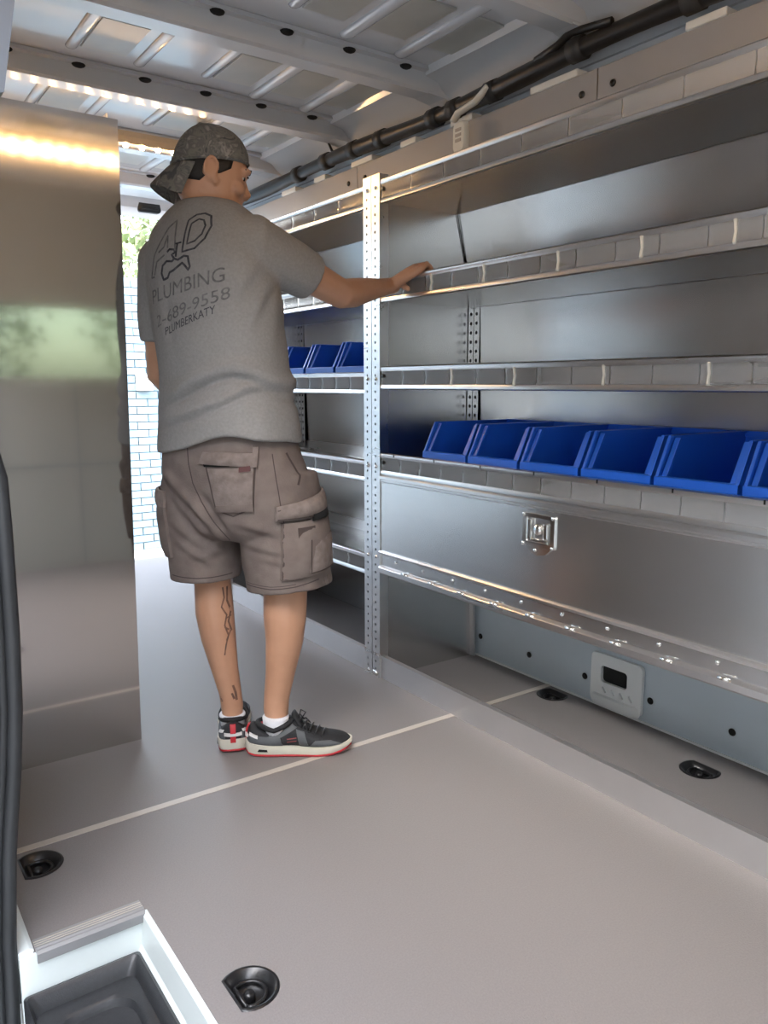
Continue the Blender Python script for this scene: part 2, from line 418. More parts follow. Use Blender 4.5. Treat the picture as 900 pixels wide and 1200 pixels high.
endmesh.rings(rs); endm = endmesh.mesh('bow_end')
holem = MB()
for k in range(13):
    for dx in (0, .045):
        x = .45 + .125*k + dx
        if k % 2 == 0 or dx == 0: holem.lathe([(.0068, .0), (.0068, -.0015), (.0005, -.0016)], (x, .072, 2.1862), 8)
hm = holem.mesh('bow_holes')
DIMX = [.60 + .235*k for k in range(6)]
dimm = MB().ellipsoid((0, 0, 0), (.024, .020, .010), n=12, m=6).mesh('bow_pocket')
for y in BOWS:
    b = obj('roof_bow', bowmesh, ROOFP, ce, False, 0, (0, y, 0)); 
    obj('bow_end', endm, ROOFP, b)
    h = obj('bow_holes', hm, DARKH, b)
    for x in DIMX: obj('bow_pocket', dimm, DARKH, b, True, 0, (x, -.066, 2.184))
beadm = MB().tube([(0, -.15, 0), (0, .15, 0)], .020, 12, flat=.45, round_ends=True).mesh('roof_bead')
bead2 = MB().tube([(0, -.21, 0), (0, .21, 0)], .026, 12, flat=.5, round_ends=True).mesh('roof_bead')
padm = MB().box(-.075, .075, -.13, .13, -.004, .004).mesh('sound_pad')
for i in range(len(BOWS) - 1):
    yc = (BOWS[i] + BOWS[i+1]) / 2
    for k in range(6):
        x = .49 + .235*k
        o = obj('roof_bead', beadm if k < 4 else bead2, ROOFP, ce, True, 0, (x + .06, yc + .02*((k*7) % 3 - 1), 2.199))
        if k in (1, 3, 4, 5) or i == 1: obj('sound_pad', padm, ROOFPAD, ce, False, .002, (x + .16 if k < 5 else x + .15, yc, 2.198))
MB().extrude([(1.86, 2.199), (1.87, 2.175), (1.93, 2.165), (1.99, 2.12), (2.03, 2.06), (2.06, 2.06), (2.06, 2.21)], -.3, 4.8).build('roof_rail', ROOFP, ce, 'angle')
MB().extrude([(.44, 2.199), (.43, 2.175), (.37, 2.165), (.33, 2.12), (.29, 2.06), (.24, 2.06), (.24, 2.21)], -.3, 4.8).build('roof_rail', ROOFP, ce, 'angle')

# ---- black loom along the roof edge
lm = empty('cable_loom', (1.955, 0, 2.07)); tag(lm, 'thick black taped cable loom along the upper right roof edge', 'cable loom')
pts = []; rr = []
for k in range(60):
    y = -.1 + k * .075
    pts.append((.008*math.sin(y*3.1), y, .006*math.sin(y*4.3 + 1))); rr.append(.029 + .003*math.sin(y*7))
MB().tube(pts, rr, 14).build('loom', LOOM, lm, True)
for y in (.9, 1.35, 1.74, 2.12, 2.32, 2.44, 2.78, 2.98, 3.2, 3.45):
    MB().tube([(.008*math.sin(y*3.1), y - .025, .006*math.sin(y*4.3+1)), (.008*math.sin(y*3.1), y + .025, .006*math.sin(y*4.3+1))], .035, 14).build('tape_wrap', LOOMT if int(y*100) % 2 else BLACKM, lm, True)
MB().tube([(-.03, 1.60, .03), (-.02, 1.76, .055), (-.03, 1.80, .03), (-.02, 1.9, .02)], .012, 8).build('loom_branch', LOOM, lm, True)
MB().tube([(-.28, 3.2, .11), (-.16, 3.16, .075), (-.05, 3.12, .07), (-.01, 3.14, .03), (-.01, 3.2, -.02)], .007, 8).build('cable', BLACK, lm, True)

# ---- cream clip hanging from the loom
cl = empty('loom_clip', (1.925, 2.235, 1.885)); cl.scale = (1.25, 1.25, 1.25); tag(cl, 'cream plastic clip hanging below the black cable loom', 'clip')
tb = [[(0, u, v) for u, v in rrect(-.026, .026, 0, .085, .016)], [(-.012, u, v) for u, v in rrect(-.026, .026, 0, .085, .016)], [(-.018, u*.85, .006 + v*.88) for u, v in rrect(-.026, .026, 0, .085, .016)]]
MB().rings(tb).build('clip_tag', WPLAS, cl, 'angle')
MB().box(-.012, -.004, -.030, -.016, -.022, .01).build('clip_tongue', WPLAS, cl, False, .003)
MB().tube([(.0, .04, .10), (-.02, .0, .105), (-.01, -.06, .12), (.0, -.10, .15)], .012, 8, flat=.6).build('clip_strap', WPLAS, cl, True)
for k in range(3): MB().box(-.0195, -.017, -.012, .012, .03 + .014*k, .038 + .014*k).build('clip_rib', STRIP, cl)

# ---- front bulkhead behind the viewpoint (seen only in reflections)
wf = empty('wall_front'); tag(wf, 'beige panelled bulkhead behind the cab with a wide window', None, None, 'structure')
MB().box(.1, 2.15, -.36, -.30, -.05, 1.12).build('bulkhead_lower', BEIGE, wf)
MB().box(.1, 2.15, -.36, -.30, 1.52, 2.22).build('bulkhead_upper', BEIGE, wf)
MB().box(.1, .75, -.36, -.30, 1.12, 1.52).build('bulkhead_side', BEIGE, wf)
MB().box(1.75, 2.15, -.36, -.30, 1.12, 1.52).build('bulkhead_side', BEIGE, wf)
for x in (.78, 1.22, 1.7): MB().box(x - .006, x + .006, -.301, -.294, 0, 1.1).build('bulkhead_seam', NOSE, wf)
MB().box(.2, 2.1, -.301, -.294, .60, .615).build('bulkhead_seam', NOSE, wf)
MB().box(.74, 1.76, -.335, -.33, 1.11, 1.53).build('window_pane', TINT, wf)

# ---- rear door header and opening
wre = empty('wall_rear'); tag(wre, 'white painted frame around the open rear doors', None, None, 'structure')
MB().extrude([(4.72, 2.20), (4.74, 2.10), (4.78, 2.07), (4.84, 2.065), (4.86, 2.20)], .3, 2.06, 'x').build('rear_header', VANW, wre, 'angle')
MB().tube([(.3, 4.77, 2.185), (2.05, 4.77, 2.185)], .02, 10).build('rear_seal', BLACKM, wre, True)
MB().extrude([(4.30, 2.199), (4.45, 2.15), (4.65, 2.14), (4.70, 2.199)], .4, 2.02, 'x').build('rear_bow_cover', VANW, wre, 'angle')
MB().box(1.98, 2.12, 4.78, 4.86, 0, 2.1).build('rear_pillar', VANW, wre, False, .02)
MB().box(.2, .32, 4.78, 4.86, 0, 2.1).build('rear_pillar', VANW, wre, False, .02)
hd = empty('header_handle', (1.668, 4.77, 2.125)); tag(hd, 'dark rectangular pull pocket on the rear door header', 'handle')
MB().rings([[(u, -.004, v) for u, v in rrect(-.07, .07, -.045, .045, .02)], [(u, -.03, v) for u, v in rrect(-.07, .07, -.045, .045, .02)], [(u, -.036, v) for u, v in rrect(-.062, .062, -.038, .038, .018)]]).build('pocket', BLACK, hd, 'angle')
MB().box(-.05, .05, -.042, -.036, -.03, -.018).build('grip', BLACKM, hd, False, .003)

# ---- brick wall outside the rear doors
bw = empty('wall_outside', (0, 8.0, -.62)); tag(bw, 'pale blue painted brick wall outside the open rear doors', None, None, 'structure')
MB().box(-3, 6.5, .012, .16, 0, 2.75).build('mortar_bed', MORTAR, bw)
bl, bh, bj = .215, .068, .010
brm = MB().box(-bl/2, bl/2, -.012, .03, 0, bh).mesh('brick')
rest = MB(); cnt = 0
nrow = int(2.75 / (bh + bj))
for r in range(nrow):
    z = r * (bh + bj) + .005
    for c in range(-14, 30):
        x = c * (bl + bj) + (r % 2) * (bl + bj) / 2
        if not -2.9 < x < 6.4: continue
        if 2.35 < x < 3.3:
            o = obj('brick', brm, BRICK, bw, False, 0, (x + random.uniform(-.002, .002), random.uniform(-.003, .002), z)); cnt += 1
        else: rest.box(x - bl/2, x + bl/2, -.012, .03, z, z + bh)
rest.build('brickwork', BRICK, bw)['kind'] = 'stuff'
eb = empty('wall_box', (2.635, 7.985, 1.02)); tag(eb, 'small grey electrical box fixed to the pale brick wall', 'electrical box')
MB().box(-.05, .10, -.10, 0, 0, .17).build('box_body', mat('box_grey', (.33, .33, .32), .5), eb, False, .01)
MB().box(-.035, .085, -.11, -.10, .015, .155).build('box_cover', mat('box_cover', (.5, .49, .45), .5), eb, False, .006)
# ---- trees
def tree(x, y, h, rx, rz, n, label, seed):
    rnd = random.Random(seed); t = empty('garden_tree', (x, y, -.62)); tag(t, label, 'tree')
    MB().tube([(0, 0, 0), (.05, .03, h*.4), (-.03, 0, h*.75)], [.12, .09, .05], 8).build('trunk', BARK, t, True)
    lv = MB()
    for i in range(n):
        u = Vector((rnd.gauss(0, 1), rnd.gauss(0, 1), rnd.gauss(0, 1))).normalized() * rnd.random() ** .45
        c = Vector((u.x*rx, u.y*rx, h*.72 + u.z*rz)); s = rnd.uniform(.05, .11)
        a = Vector((rnd.gauss(0, 1), rnd.gauss(0, 1), rnd.gauss(0, 1))).normalized(); b = a.orthogonal().normalized()
        lv.add([c - a*s, c + b*s*.5 + a*s*.2, c + a*s, c - b*s*.5 + a*s*.2], [(0, 1, 2, 3)])
    o = lv.build('foliage', LEAF, t); o['kind'] = 'stuff'
tree(3.3, 9.6, 4.6, 1.5, 1.6, 3200, 'sunlit leafy tree above the pale brick wall', 1)
tree(1.2, -9.0, 4.2, 1.9, 1.7, 2600, 'green tree ahead of the cab, mirrored in the end panel', 2)
tree(5.6, -9.5, 4.6, 2.0, 1.9, 2600, 'second green tree ahead of the cab window', 3)

# ---- unseen boarded wall and roof, added to block sky light at the sliding door
gh = empty('sky_blocker', (-3.0, 0, -.62)); tag(gh, 'grey boarded wall and roof added to block sky light opposite the sliding door', 'sky_blocker')
GB = mat('blocker_board', (.36, .36, .355), .7, 0., .06, 5.)
MB().box(-3.0, -.03, -12, 7.6, 0, 3.3).build('blocker_wall', GB, gh)
bdm = MB().extrude([(-.03, 0), (.012, 0), (.004, .19), (-.03, .19)], -12, 7.6).mesh('board')
for k in range(17): obj('board', bdm, GB, gh, False, 0, (0, 0, k*.195))
MB().extrude([(-3.4, 3.3), (2.0, 3.25), (2.0, 3.36), (-3.4, 4.2)], -12.4, 7.7).build('blocker_roof', mat('blocker_roof', (.16, .14, .13), .8), gh)

# ---- warm LED bars on the roof
bulb = MB().lathe([(.0005, -.012), (.008, -.010), (.012, -.003), (.012, .004)], (0, 0, 0), 10).mesh('led')
def ledbar(y, z, x0, n, sp_, label):
    t = empty('led_light_bar', (x0, y, z)); tag(t, label, 'light bar', 'warm roof light bars')
    L_ = (n - 1) * sp_
    MB().extrude([(-.022, .0), (.022, .0), (.022, .028), (.016, .05), (-.016, .05), (-.022, .028)], -.04, L_ + .04, 'x').build('housing', LEDH, t)
    for e in (0, L_): MB().box(e - .02, e + .02, -.012, .012, .045, 2.2 - z).build('bracket', NOSE, t)
    for k in range(n): obj('led', bulb, LEDM, t, True, 0, (k*sp_, -.012, -.004))
ledbar(3.42, 2.06, .50, 15, .068, 'warm glowing LED bar across the roof behind the capped man')
ledbar(.80, 2.09, .62, 10, .068, 'warm glowing LED bar across the front roof, mirrored in end panel')

# ================================================================== SHELVING
XF = 1.607   # shelf face
lipp = [(0, 0), (-.005, .003), (-.005, .013), (-.001, .018), (.002, .028), (.003, .040), (.002, .052), (-.001, .061), (-.005, .066), (-.005, .076), (0, .080)]
lipb = [(x + .003, z) for x, z in reversed(lipp)]
holdp = [(-.003, .016), (-.0035, .028), (-.001, .042), (-.0035, .056), (-.003, .064)]
def holder_mesh(ln):
    pr_ = holdp + [(x + .0012, z) for x, z in reversed(holdp)]
    return MB().extrude(pr_, -ln/2, ln/2).mesh('label_holder')
clipm = MB().extrude([(-.004, .014), (-.008, .018), (-.003, .040), (-.008, .064), (-.004, .067), (.009, .052), (.013, .036), (.022, .026), (.022, .020), (.006, .018)], -.003, .003).mesh('divider_clip')
tickm = MB().box(-.0065, -.0045, -.002, .002, .068, .078).mesh('lip_notch')
def shelf(unit, y0, y1, z0, depth0, depth1, hold=.105, clips=(), pan_low=True, rear=None, ticks=False):
    """front lip from z0 to z0+.08; pan behind it"""
    zp = z0 + (.004 if pan_low else .02)
    t = MB().box(XF + .003, XF + depth0, y0, y1, zp, zp + .003).build('shelf', PANL, unit)
    MB().extrude([(XF + x, z0 + z) for x, z in lipp + lipb], y0, y1).build('lip', ALUL, t, 'angle')
    MB().box(XF + depth0 - .003, XF + depth0, y0, y1, zp, zp + .05).build('back_lip', ALUL, t)
    MB().box(XF - .008, XF + .004, y1 - .020, y1 - .006, z0 + .040, z0 + .052).build('lip_clip', BLACK, t, False, .002)
    n = int((y1 - y0) / hold); ln = (y1 - y0) / n
    hmsh = holder_mesh(ln - .004)
    for k in range(n): obj('label_holder', hmsh, CLEAR, t, 'angle', 0, (XF, y0 + (k + .5)*ln, z0))
    for y in clips: obj('divider_clip', clipm, WPLAS, t, 'angle', 0, (XF, y, z0))
    if ticks:
        k = y1 - .08
        while k > y0: obj('lip_notch', tickm, BLACK, t, False, 0, (XF, k, z0)); k -= .222
    return t

def posthole(w, h, z0, pitch=.0285, r=.0048):
    hs = []; z = z0 + .03
    while z < z0 + h - .02: hs.append(circle(w*.55, z, r, 7)); z += pitch
    return hs
def post(unit, y0, y1, z1=1.785):
    w_ = y1 - y0
    o = obj('post', plate([(0, 0), (w_, 0), (w_, z1), (0, z1)], posthole(w_, z1, 0), 0, .0022, lambda u, v, t: (XF - .006 - t, y0 + u, v)), ALUL, unit)
    MB().box(XF - .006, XF + .030, y0, y0 + .002, 0, z1).build('post_flange', ALUL, o)
    MB().box(XF - .006, XF + .030, y1 - .002, y1, 0, z1).build('post_flange', ALUL, o)
    for z in (.012, .46, .79, 1.10, 1.42, 1.74):
        MB().lathe([(.0005, -.007), (.005, -.006), (.007, -.002), (.007, .0)], (XF - .008, (y0+y1)/2 - .004, z), 8, 'x').build('bolt', CHROME, o, True)
    return o
def rearpost(unit, y0, y1, x, z0, z1):
    w_ = y1 - y0; hs_l = []
    for z in np.arange(z0 + .03, z1 - .01, .034): hs_l += [circle(w_*.24, z, .0068, 7), circle(w_*.76, z, .0068, 7)]
    o = obj('rear_post', plate([(0, z0), (w_, z0), (w_, z1), (0, z1)], hs_l, 0, .002, lambda u, v, t: (x - t, y0 + u, v)), PANL, unit)
    MB().box(x + .0002, x + .0012, y0 + .006, y1 - .006, z0 + .01, z1 - .01).build('hole_shade', DARKH, o)  # near-black backing strip, puts shade into the post holes
    MB().box(x - .0026, x - .0018, y0 + w_/2 - .001, y0 + w_/2 + .001, z0, z1).build('post_crease', DARKH, o)

# ---------- near unit with the drop-down door
U = empty('shelving_unit', (0, 0, 0)); tag(U, 'long aluminium shelving unit with latched drop-down door and blue bins', 'shelving unit')
YA0, YA1 = .30, 2.282
post(U, 2.283, 2.331); post(U, YA0 - .05, YA0)
# side panel, follows the wall
sidep = [(XF + .004, 0), (2.045, 0), (2.03, .45), (2.016, .95), (2.008, 1.45), (1.945, 1.70), (1.945, 1.76), (XF + .004, 1.76)]
for y in (2.284, YA0 - .004):
    MB().extrude(sidep, y, y + .003).build('side_panel', PANL, U)
MB().extrude([(2.046, 0), (2.056, 0), (2.04, .45), (2.03, .45)], 2.262, 2.288).build('side_flange', ALUL, U)
# back panel (above the floor bay)
bkp = [(2.030, .45), (2.016, .95), (2.008, 1.45), (1.945, 1.70), (1.945, 1.78)]
for i in range(len(bkp) - 1):
    (xa, za), (xb, zb) = bkp[i], bkp[i+1]
    if i < 2:
        MB().extrude([(xa, za), (xb, zb), (xb + .003, zb), (xa + .003, za)], YA0, YA1).build('back_panel', PANL, U)
    else:
        MB().extrude([(xa, za), (xb, zb), (xb + .003, zb), (xa + .003, za)], YA0, YA1).build('back_panel', PANL, U)
MB().tube([(1.943, YA1 - .002, 1.692), (2.006, YA1 - .002, 1.452)], .0018, 6).build('corner_gap', DARKH, U)
rearpost(U, YA1 - .060, YA1 - .002, 2.0075, .80, 1.40)
shelf(U, YA0, YA1, 1.686, .336, .33, .155)
shelf(U, YA0, YA1, 1.360, .398, .4, .118, [2.005, 1.76, 1.475, 1.215, .98, .7, .45])
shelf(U, YA0, YA1, 1.064, .403, .4, .118, [1.90, 1.625, 1.31, 1.02, .72, .46])
shelf(U, YA0, YA1, .762, .412, .41, .105, ticks=True)
# storage bay: top rail, door, hinge rail
MB().extrude([(XF - .004, .742), (XF - .010, .748), (XF - .010, .758), (XF - .002, .764), (XF + .02, .764), (XF + .02, .742)], YA0, YA1).build('door_rail', ALUL, U, 'angle')
dr = MB().box(XF - .004, XF, YA0, YA1, .484, .744).build('drop_door', PANL, U, False, .0015)
MB().extrude([(XF - .004, .736), (XF - .007, .739), (XF - .007, .743), (XF - .004, .745)], YA0, YA1).build('door_edge', ALUL, dr)
MB().extrude([(XF - .002, .472), (XF - .014, .474), (XF - .015, .482), (XF - .010, .487), (XF - .002, .487)], YA0, YA1).build('hinge_rail', ALUL, U, 'angle')
MB().box(XF - .002, XF + .002, YA0, YA1, .424, .476).build('hinge_plate', PANL, U)
MB().extrude([(XF, .432), (XF - .010, .430), (XF - .016, .424), (XF - .016, .408), (XF - .010, .402), (XF + .40, .402), (XF + .40, .406), (XF, .408)], YA0, YA1).build('bay_floor', ALUL, U, 'angle')
for k in range(12):
    MB().lathe([(.0005, -.004), (.005, -.003), (.0062, .0)], (XF - .002, YA1 - .09 - .155*k, .456), 10, 'x').build('rivet', WPLAS if False else CHROME, U, True)
for k in range(12):
    MB().tube([(XF - .014, YA1 - .14 - .15*k, .427), (XF - .014, YA1 - .17 - .15*k, .427)], .0045, 8).build('hinge_knuckle', CHROME, U, True)
# latch
lt = empty('latch', (XF - .004, 1.510, .676)); lt.parent = U; lt['label'] = 'chrome folding paddle latch'
obj('latch_plate', plate(rrect(-.062, .062, -.047, .047, .008), [rrect(-.046, .046, -.034, .036, .005)], 0, .006, lambda u, v, t: (-t, u, v)), CHROME, lt, False, .0015)
MB().box(-.001, .0, -.046, .046, -.034, .036).build('latch_pan', PANL, lt)
MB().box(-.012, -.002, .022, .036, -.028, .032).build('latch_paddle', CHROME, lt, False, .003)
MB().lathe([(.0005, -.016), (.012, -.015), (.016, -.010), (.017, -.002)], (0, -.004, .004), 16, 'x').build('latch_lock', CHROME, lt, True)
MB().box(-.010, -.001, -.040, -.022, -.022, .024).build('latch_ring', CHROME, lt, False, .004)
MB().box(-.010, -.001, -.040, .036, -.034, -.024).build('latch_ring', CHROME, lt, False, .004)
MB().extrude([(-.05, -.047), (.045, -.047), (.03, -.064), (.0, -.071), (-.03, -.064)], -.006, 0, 'x').build('latch_tab', CHROME, lt)
for y, z in ((.055, .042), (-.055, .042), (.055, -.042), (-.055, -.042), (.008, -.056)):
    MB().lathe([(.0005, -.010), (.005, -.009), (.006, -.006)], (0, y, z), 8, 'x').build('latch_screw', CHROME, lt, True)
# kick plates
MB().extrude([(XF - .002, 0), (XF - .002, .085), (XF + .012, .088), (XF + .012, .086), (XF, .083), (XF, 0)], YA0, 2.283).build('kick_plate', ALUK, U)
MB().box(XF - .010, XF + .0, 2.295, 2.331, .0, .02).build('foot_bracket', CHROME, U, False, .003)

# ---------- far unit
V = empty('shelving_unit', (0, 0, 0)); tag(V, 'shorter open aluminium shelving unit behind the man, left of the posts', 'shelving unit')
YB0, YB1 = 2.384, 3.60
post(V, 2.334, 2.382); post(V, YB1 + .001, YB1 + .049)
for y in (2.379, YB1 - .002): MB().extrude(sidep, y, y + .003).build('side_panel', PANL, V)
for i in range(len(bkp) - 1):
    (xa, za), (xb, zb) = bkp[i], bkp[i+1]
    MB().extrude([(xa, za), (xb, zb), (xb + .003, zb), (xa + .003, za)], YB0, YB1).build('back_panel', PANL, V)
MB().extrude([(2.045, 0), (2.030, .45), (2.033, .45), (2.048, 0)], YB0, YB1).build('back_panel', mat('lower_back_aluminium', (.55, .57, .59), .2, .9, .05, 3.), V)
rearpost(V, YB1 - .062, YB1 - .004, 2.0075, .76, 1.40)
shelf(V, YB0, YB1, 1.684, .336, .33, .155)
shelf(V, YB0, YB1, 1.372, .398, .4, .118)
shelf(V, YB0, YB1, 1.046, .403, .4, .10)
shelf(V, YB0, YB1, .728, .412, .41, .12, pan_low=False)
shelf(V, YB0, YB1, .378, .42, .41, .12, pan_low=False)
MB().extrude([(XF - .002, 0), (XF - .002, .085), (XF + .012, .088), (XF + .012, .086), (XF, .083), (XF, 0)], 2.34, 3.65).build('kick_plate', ALUK, V)

# ---------- passenger side unit: its end panel faces us
W = empty('shelving_unit', (.30, 2.29, 0)); tag(W, 'mirror-like brushed end panel of shelving on the left side', 'shelving unit')
obj('end_panel', plate([(-.02, 0), (.405, 0), (.428, 1.797), (.03, 1.797)], [], 0, .004, lambda u, v, t: (u, .004 - t, v)), ALUP, W)
MB().extrude([(.03, 0), (.03, 1.0), (.06, 1.6), (.08, 1.75), (.084, 1.75), (.064, 1.6), (.034, 1.0), (.034, 0)], .005, 1.8).build('back_panel', PANL, W)
for z in (.35, .72, 1.08, 1.42, 1.74):
    s_ = MB().box(.085, .40, .006, 1.8, z, z + .003).build('shelf', PANL, W)
    MB().box(.40, .404, .006, 1.8, z, z + .07).build('lip', ALUL, s_)
MB().box(.38, .404, 1.8, 1.84, 0, 1.78).build('post', ALUL, W)

# ================================================================== BLUE BINS
def make_bin(w_=.214, d=.375, h=.188, fh=.092):
    root = empty('storage_bin', (0, 0, 0))
    t = .004
    side = [(0, 0), (d, 0), (d + .006, h), (.046, h), (.004, fh + .008), (0, fh)]
    b = MB()
    for q in (-1, 1): b.extrude(side, q*w_/2 - (t if q > 0 else 0), q*w_/2 + (t if q < 0 else 0))
    b.box(0, d, -w_/2, w_/2, 0, t)
    b.extrude([(d - t, 0), (d, 0), (d + .006, h), (d + .006 - t, h)], -w_/2, w_/2)
    b.extrude([(0, 0), (t, 0), (t, fh - .002), (0, fh)], -w_/2, w_/2)
    b.build('body', BLUE, root)
    for q in (-1, 1):
        yo = q*(w_/2); ya = yo - q*.008; yi = q*(w_/2 - .026)
        MB().extrude([(-.005, fh - .004), (.004, fh - .006), (.052, h - .002), (.043, h + .003)], min(yo, ya), max(yo, ya)).build('slanted_rim', BLUE, root, False, .0012)
        MB().extrude([(.004, fh), (.010, fh - .002), (.060, h - .006), (.053, h - .002)], min(yo - q*.012, yi), max(yo - q*.012, yi)).build('inner_rib', BLUE, root, False, .0012)
        MB().box(.05, d + .006, min(yo, yo - q*.008), max(yo, yo - q*.008), h - .004, h + .002).build('side_rim', BLUE, root)
    MB().extrude([(-.006, fh - .030), (-.006, fh + .002), (.008, fh + .004), (.008, fh - .004), (0, fh - .030)], -w_/2, w_/2).build('front_rim', BLUE, root, False, .001)
    MB().box(d - .004, d + .010, -w_/2, w_/2, h - .012, h + .003).build('rear_rim', BLUE, root, False, .001)
    return root
bin0 = make_bin()
def copy_tree(o, parent=None):
    c = o.copy(); COL.objects.link(c); c.parent = parent
    for ch in list(o.children): copy_tree(ch, c)
    return c
ORD = ['leftmost', 'second from left', 'third from left', 'fourth from left', 'fifth from left']
firstb = True
for i in range(6):
    o = bin0 if i == 0 else copy_tree(bin0)
    y = 2.062 - .1125 - .2255*i
    if y < .40: continue
    o.location = (XF + .014, y, .7655 + .003)
    lab = ('blue plastic open-front bin, %s in the row above the latched door' % ORD[i]) if i < 5 else (
        'blue plastic open-front bin cut off by the right edge of the picture' if i == 5 else 'blue plastic open-front bin out of sight past the right edge')
    tag(o, lab, 'storage bin', 'blue bins above the drop-down door')
LB = ['blue bin on the far unit, touching the perforated posts', 'blue bin on the far unit, second from the perforated posts', 'blue bin on the far unit, third from the perforated posts', 'blue bin on the far unit, half hidden by the grey shirt']
for i in range(4):
    o = copy_tree(bin0); o.location = (XF + .014, 2.494 + .232*i, 1.0535); tag(o, LB[i], 'storage bin', 'blue bins on the far unit')

# ================================================================== PERSON
PB = Vector((1.0, 2.0, 0))
RV = Vector((math.cos(YAW), -math.sin(YAW), 0)); NV = Vector((math.sin(YAW), math.cos(YAW), 0))
def loc(x, y, z):
    d = Vector((x, y, z)) - PB; return Vector((d.dot(RV), d.dot(NV), d.z))
man = empty('person', PB, -YAW)
tag(man, 'man in grey printed t-shirt, taupe cargo shorts and backward camo cap gripping a shelf', 'person')
TA = math.radians(30)                      # torso turned to the right of the view
FW = Vector((math.sin(TA), math.cos(TA), 0)); RT = Vector((math.cos(TA), -math.sin(TA), 0))
def ering(c, wd, dp, right=RT, fwd=FW, n=40, p=2.3, tilt=0.):
    out = []
    for i in range(n):
        a = 2*PI*i/n; ca, sa = math.cos(a), math.sin(a)
        u = math.copysign(abs(ca) ** (2/p), ca) * wd; v = math.copysign(abs(sa) ** (2/p), sa) * dp
        out.append(Vector(c) + right*u + fwd*v + Vector((0, 0, tilt*u)))
    return out
def interp(rows, n):
    """smooth (Catmull-Rom) resample of rows of numbers"""
    A = np.array(rows, float); out = []
    for k in range(n):
        t = k/(n-1)*(len(A)-1); i = min(int(t), len(A)-2); f = t - i
        p0, p1, p2, p3 = A[max(i-1,0)], A[i], A[i+1], A[min(i+2,len(A)-1)]
        out.append(.5*((2*p1) + (-p0+p2)*f + (2*p0-5*p1+4*p2-p3)*f*f + (-p0+3*p1-3*p2+p3)*f**3))
    return out

# ---------------- head frame
HC = Vector((-.132, .04, 1.640))
th = math.radians(17); pd = math.radians(10)
hx = Vector((math.cos(th)*math.cos(pd), math.sin(th)*math.cos(pd), -math.sin(pd)))
hy = Vector((-math.sin(th), math.cos(th), 0)); hz = hx.cross(hy)
HM = Matrix((hx, hy, hz)).transposed()
def hp(x, y, z): return HC + hx*x + hy*y + hz*z
def hring(z, xc, lx, wy, n=28, p=2.2):
    out = []
    for i in range(n):
        a = 2*PI*i/n; ca, sa = math.cos(a), math.sin(a)
        out.append(hp(xc + math.copysign(abs(ca)**(2/p), ca)*lx, math.copysign(abs(sa)**(2/p), sa)*wy, z))
    return out

body = MB()
# head
hr = [(-.118, .050, .022, .020), (-.112, .046, .040, .034), (-.095, .034, .058, .050), (-.070, .018, .076, .062), (-.040, .006, .090, .070), (-.005, .002, .094, .075),
      (.030, .0, .095, .077), (.060, -.004, .090, .073), (.080, -.006, .076, .061), (.098, -.008, .052, .042), (.107, -.009, .022, .018)]
body.rings([hring(z, xc, l, wd) for z, xc, l, wd in interp(hr, 26)])
body.tube([hp(.086, 0, .012), hp(.095, 0, -.010), hp(.105, 0, -.028), hp(.100, 0, -.036)], [.008, .010, .0115, .008], 10, round_ends=True)     # nose
for s in (-1, 1):
    body.ellipsoid(hp(.095, s*.011, -.034), (.011, .009, .008), HM)                  # nostril wings
    body.ellipsoid(hp(.088, s*.030, .026), (.016, .026, .008), HM)                   # brow
    body.ellipsoid(hp(.082, s*.033, .015), (.010, .017, .006), HM)                   # eyelid
    body.ellipsoid(hp(.070, s*.046, -.026), (.024, .022, .020), HM)                  # cheek
    body.ellipsoid(hp(-.004, s*.0755, -.003), (.0160, .0062, .028), HM)                 # ear
    body.tube([hp(-.006 + .020*math.cos(a)*.85, s*(.0835 + .003*math.sin(a)), .002 + .027*math.sin(a)) for a in [x*.35 - 1.2 for x in range(15)]], .0042, 8, round_ends=True)
    body.ellipsoid(hp(.012, s*.076, -.026), (.009, .006, .011), HM)
body.ellipsoid(hp(.092, 0, -.066), (.012, .025, .006), HM); body.ellipsoid(hp(.090, 0, -.077), (.012, .022, .007), HM)   # lips
body.ellipsoid(hp(.078, 0, -.102), (.018, .024, .016), HM)                             # chin
# neck, trunk
body.tube([(-.135, .03, 1.42), (-.135, .03, 1.50), (-.137, .035, 1.56), hp(-.022, 0, -.045), hp(-.015, 0, -.01)], [.085, .068, .060, .060, .058], 20)
trunk = [(.80, -.085, -.01, .150, .105), (.90, -.092, 0, .165, .115), (1.00, -.098, .005, .165, .112), (1.12, -.106, .01, .165, .108), (1.25, -.118, .012, .172, .112), (1.36, -.127, .015, .175, .108), (1.45, -.133, .02, .160, .095), (1.51, -.136, .025, .110, .08), (1.54, -.136, .028, .06, .06)]
body.rings([ering((a, b, z), wd, dp) for z, a, b, wd, dp in interp(trunk, 30)])
# right arm
sh, el, wr_ = Vector((.005, -.045, 1.440)), Vector((.215, .185, 1.346)), Vector(loc(1.545, 2.150, 1.398))
def lerp(p, q, t): return p + (q - p)*t
body.tube([sh, lerp(sh, el, .35), lerp(sh, el, .7), el, lerp(el, wr_, .22) + Vector((0, 0, -.002)), lerp(el, wr_, .5), lerp(el, wr_, .8), wr_, lerp(el, wr_, 1.08)],
          [.062, .054, .047, .043, .0435, .037, .029, .0265, .026], 20, round_ends=True)
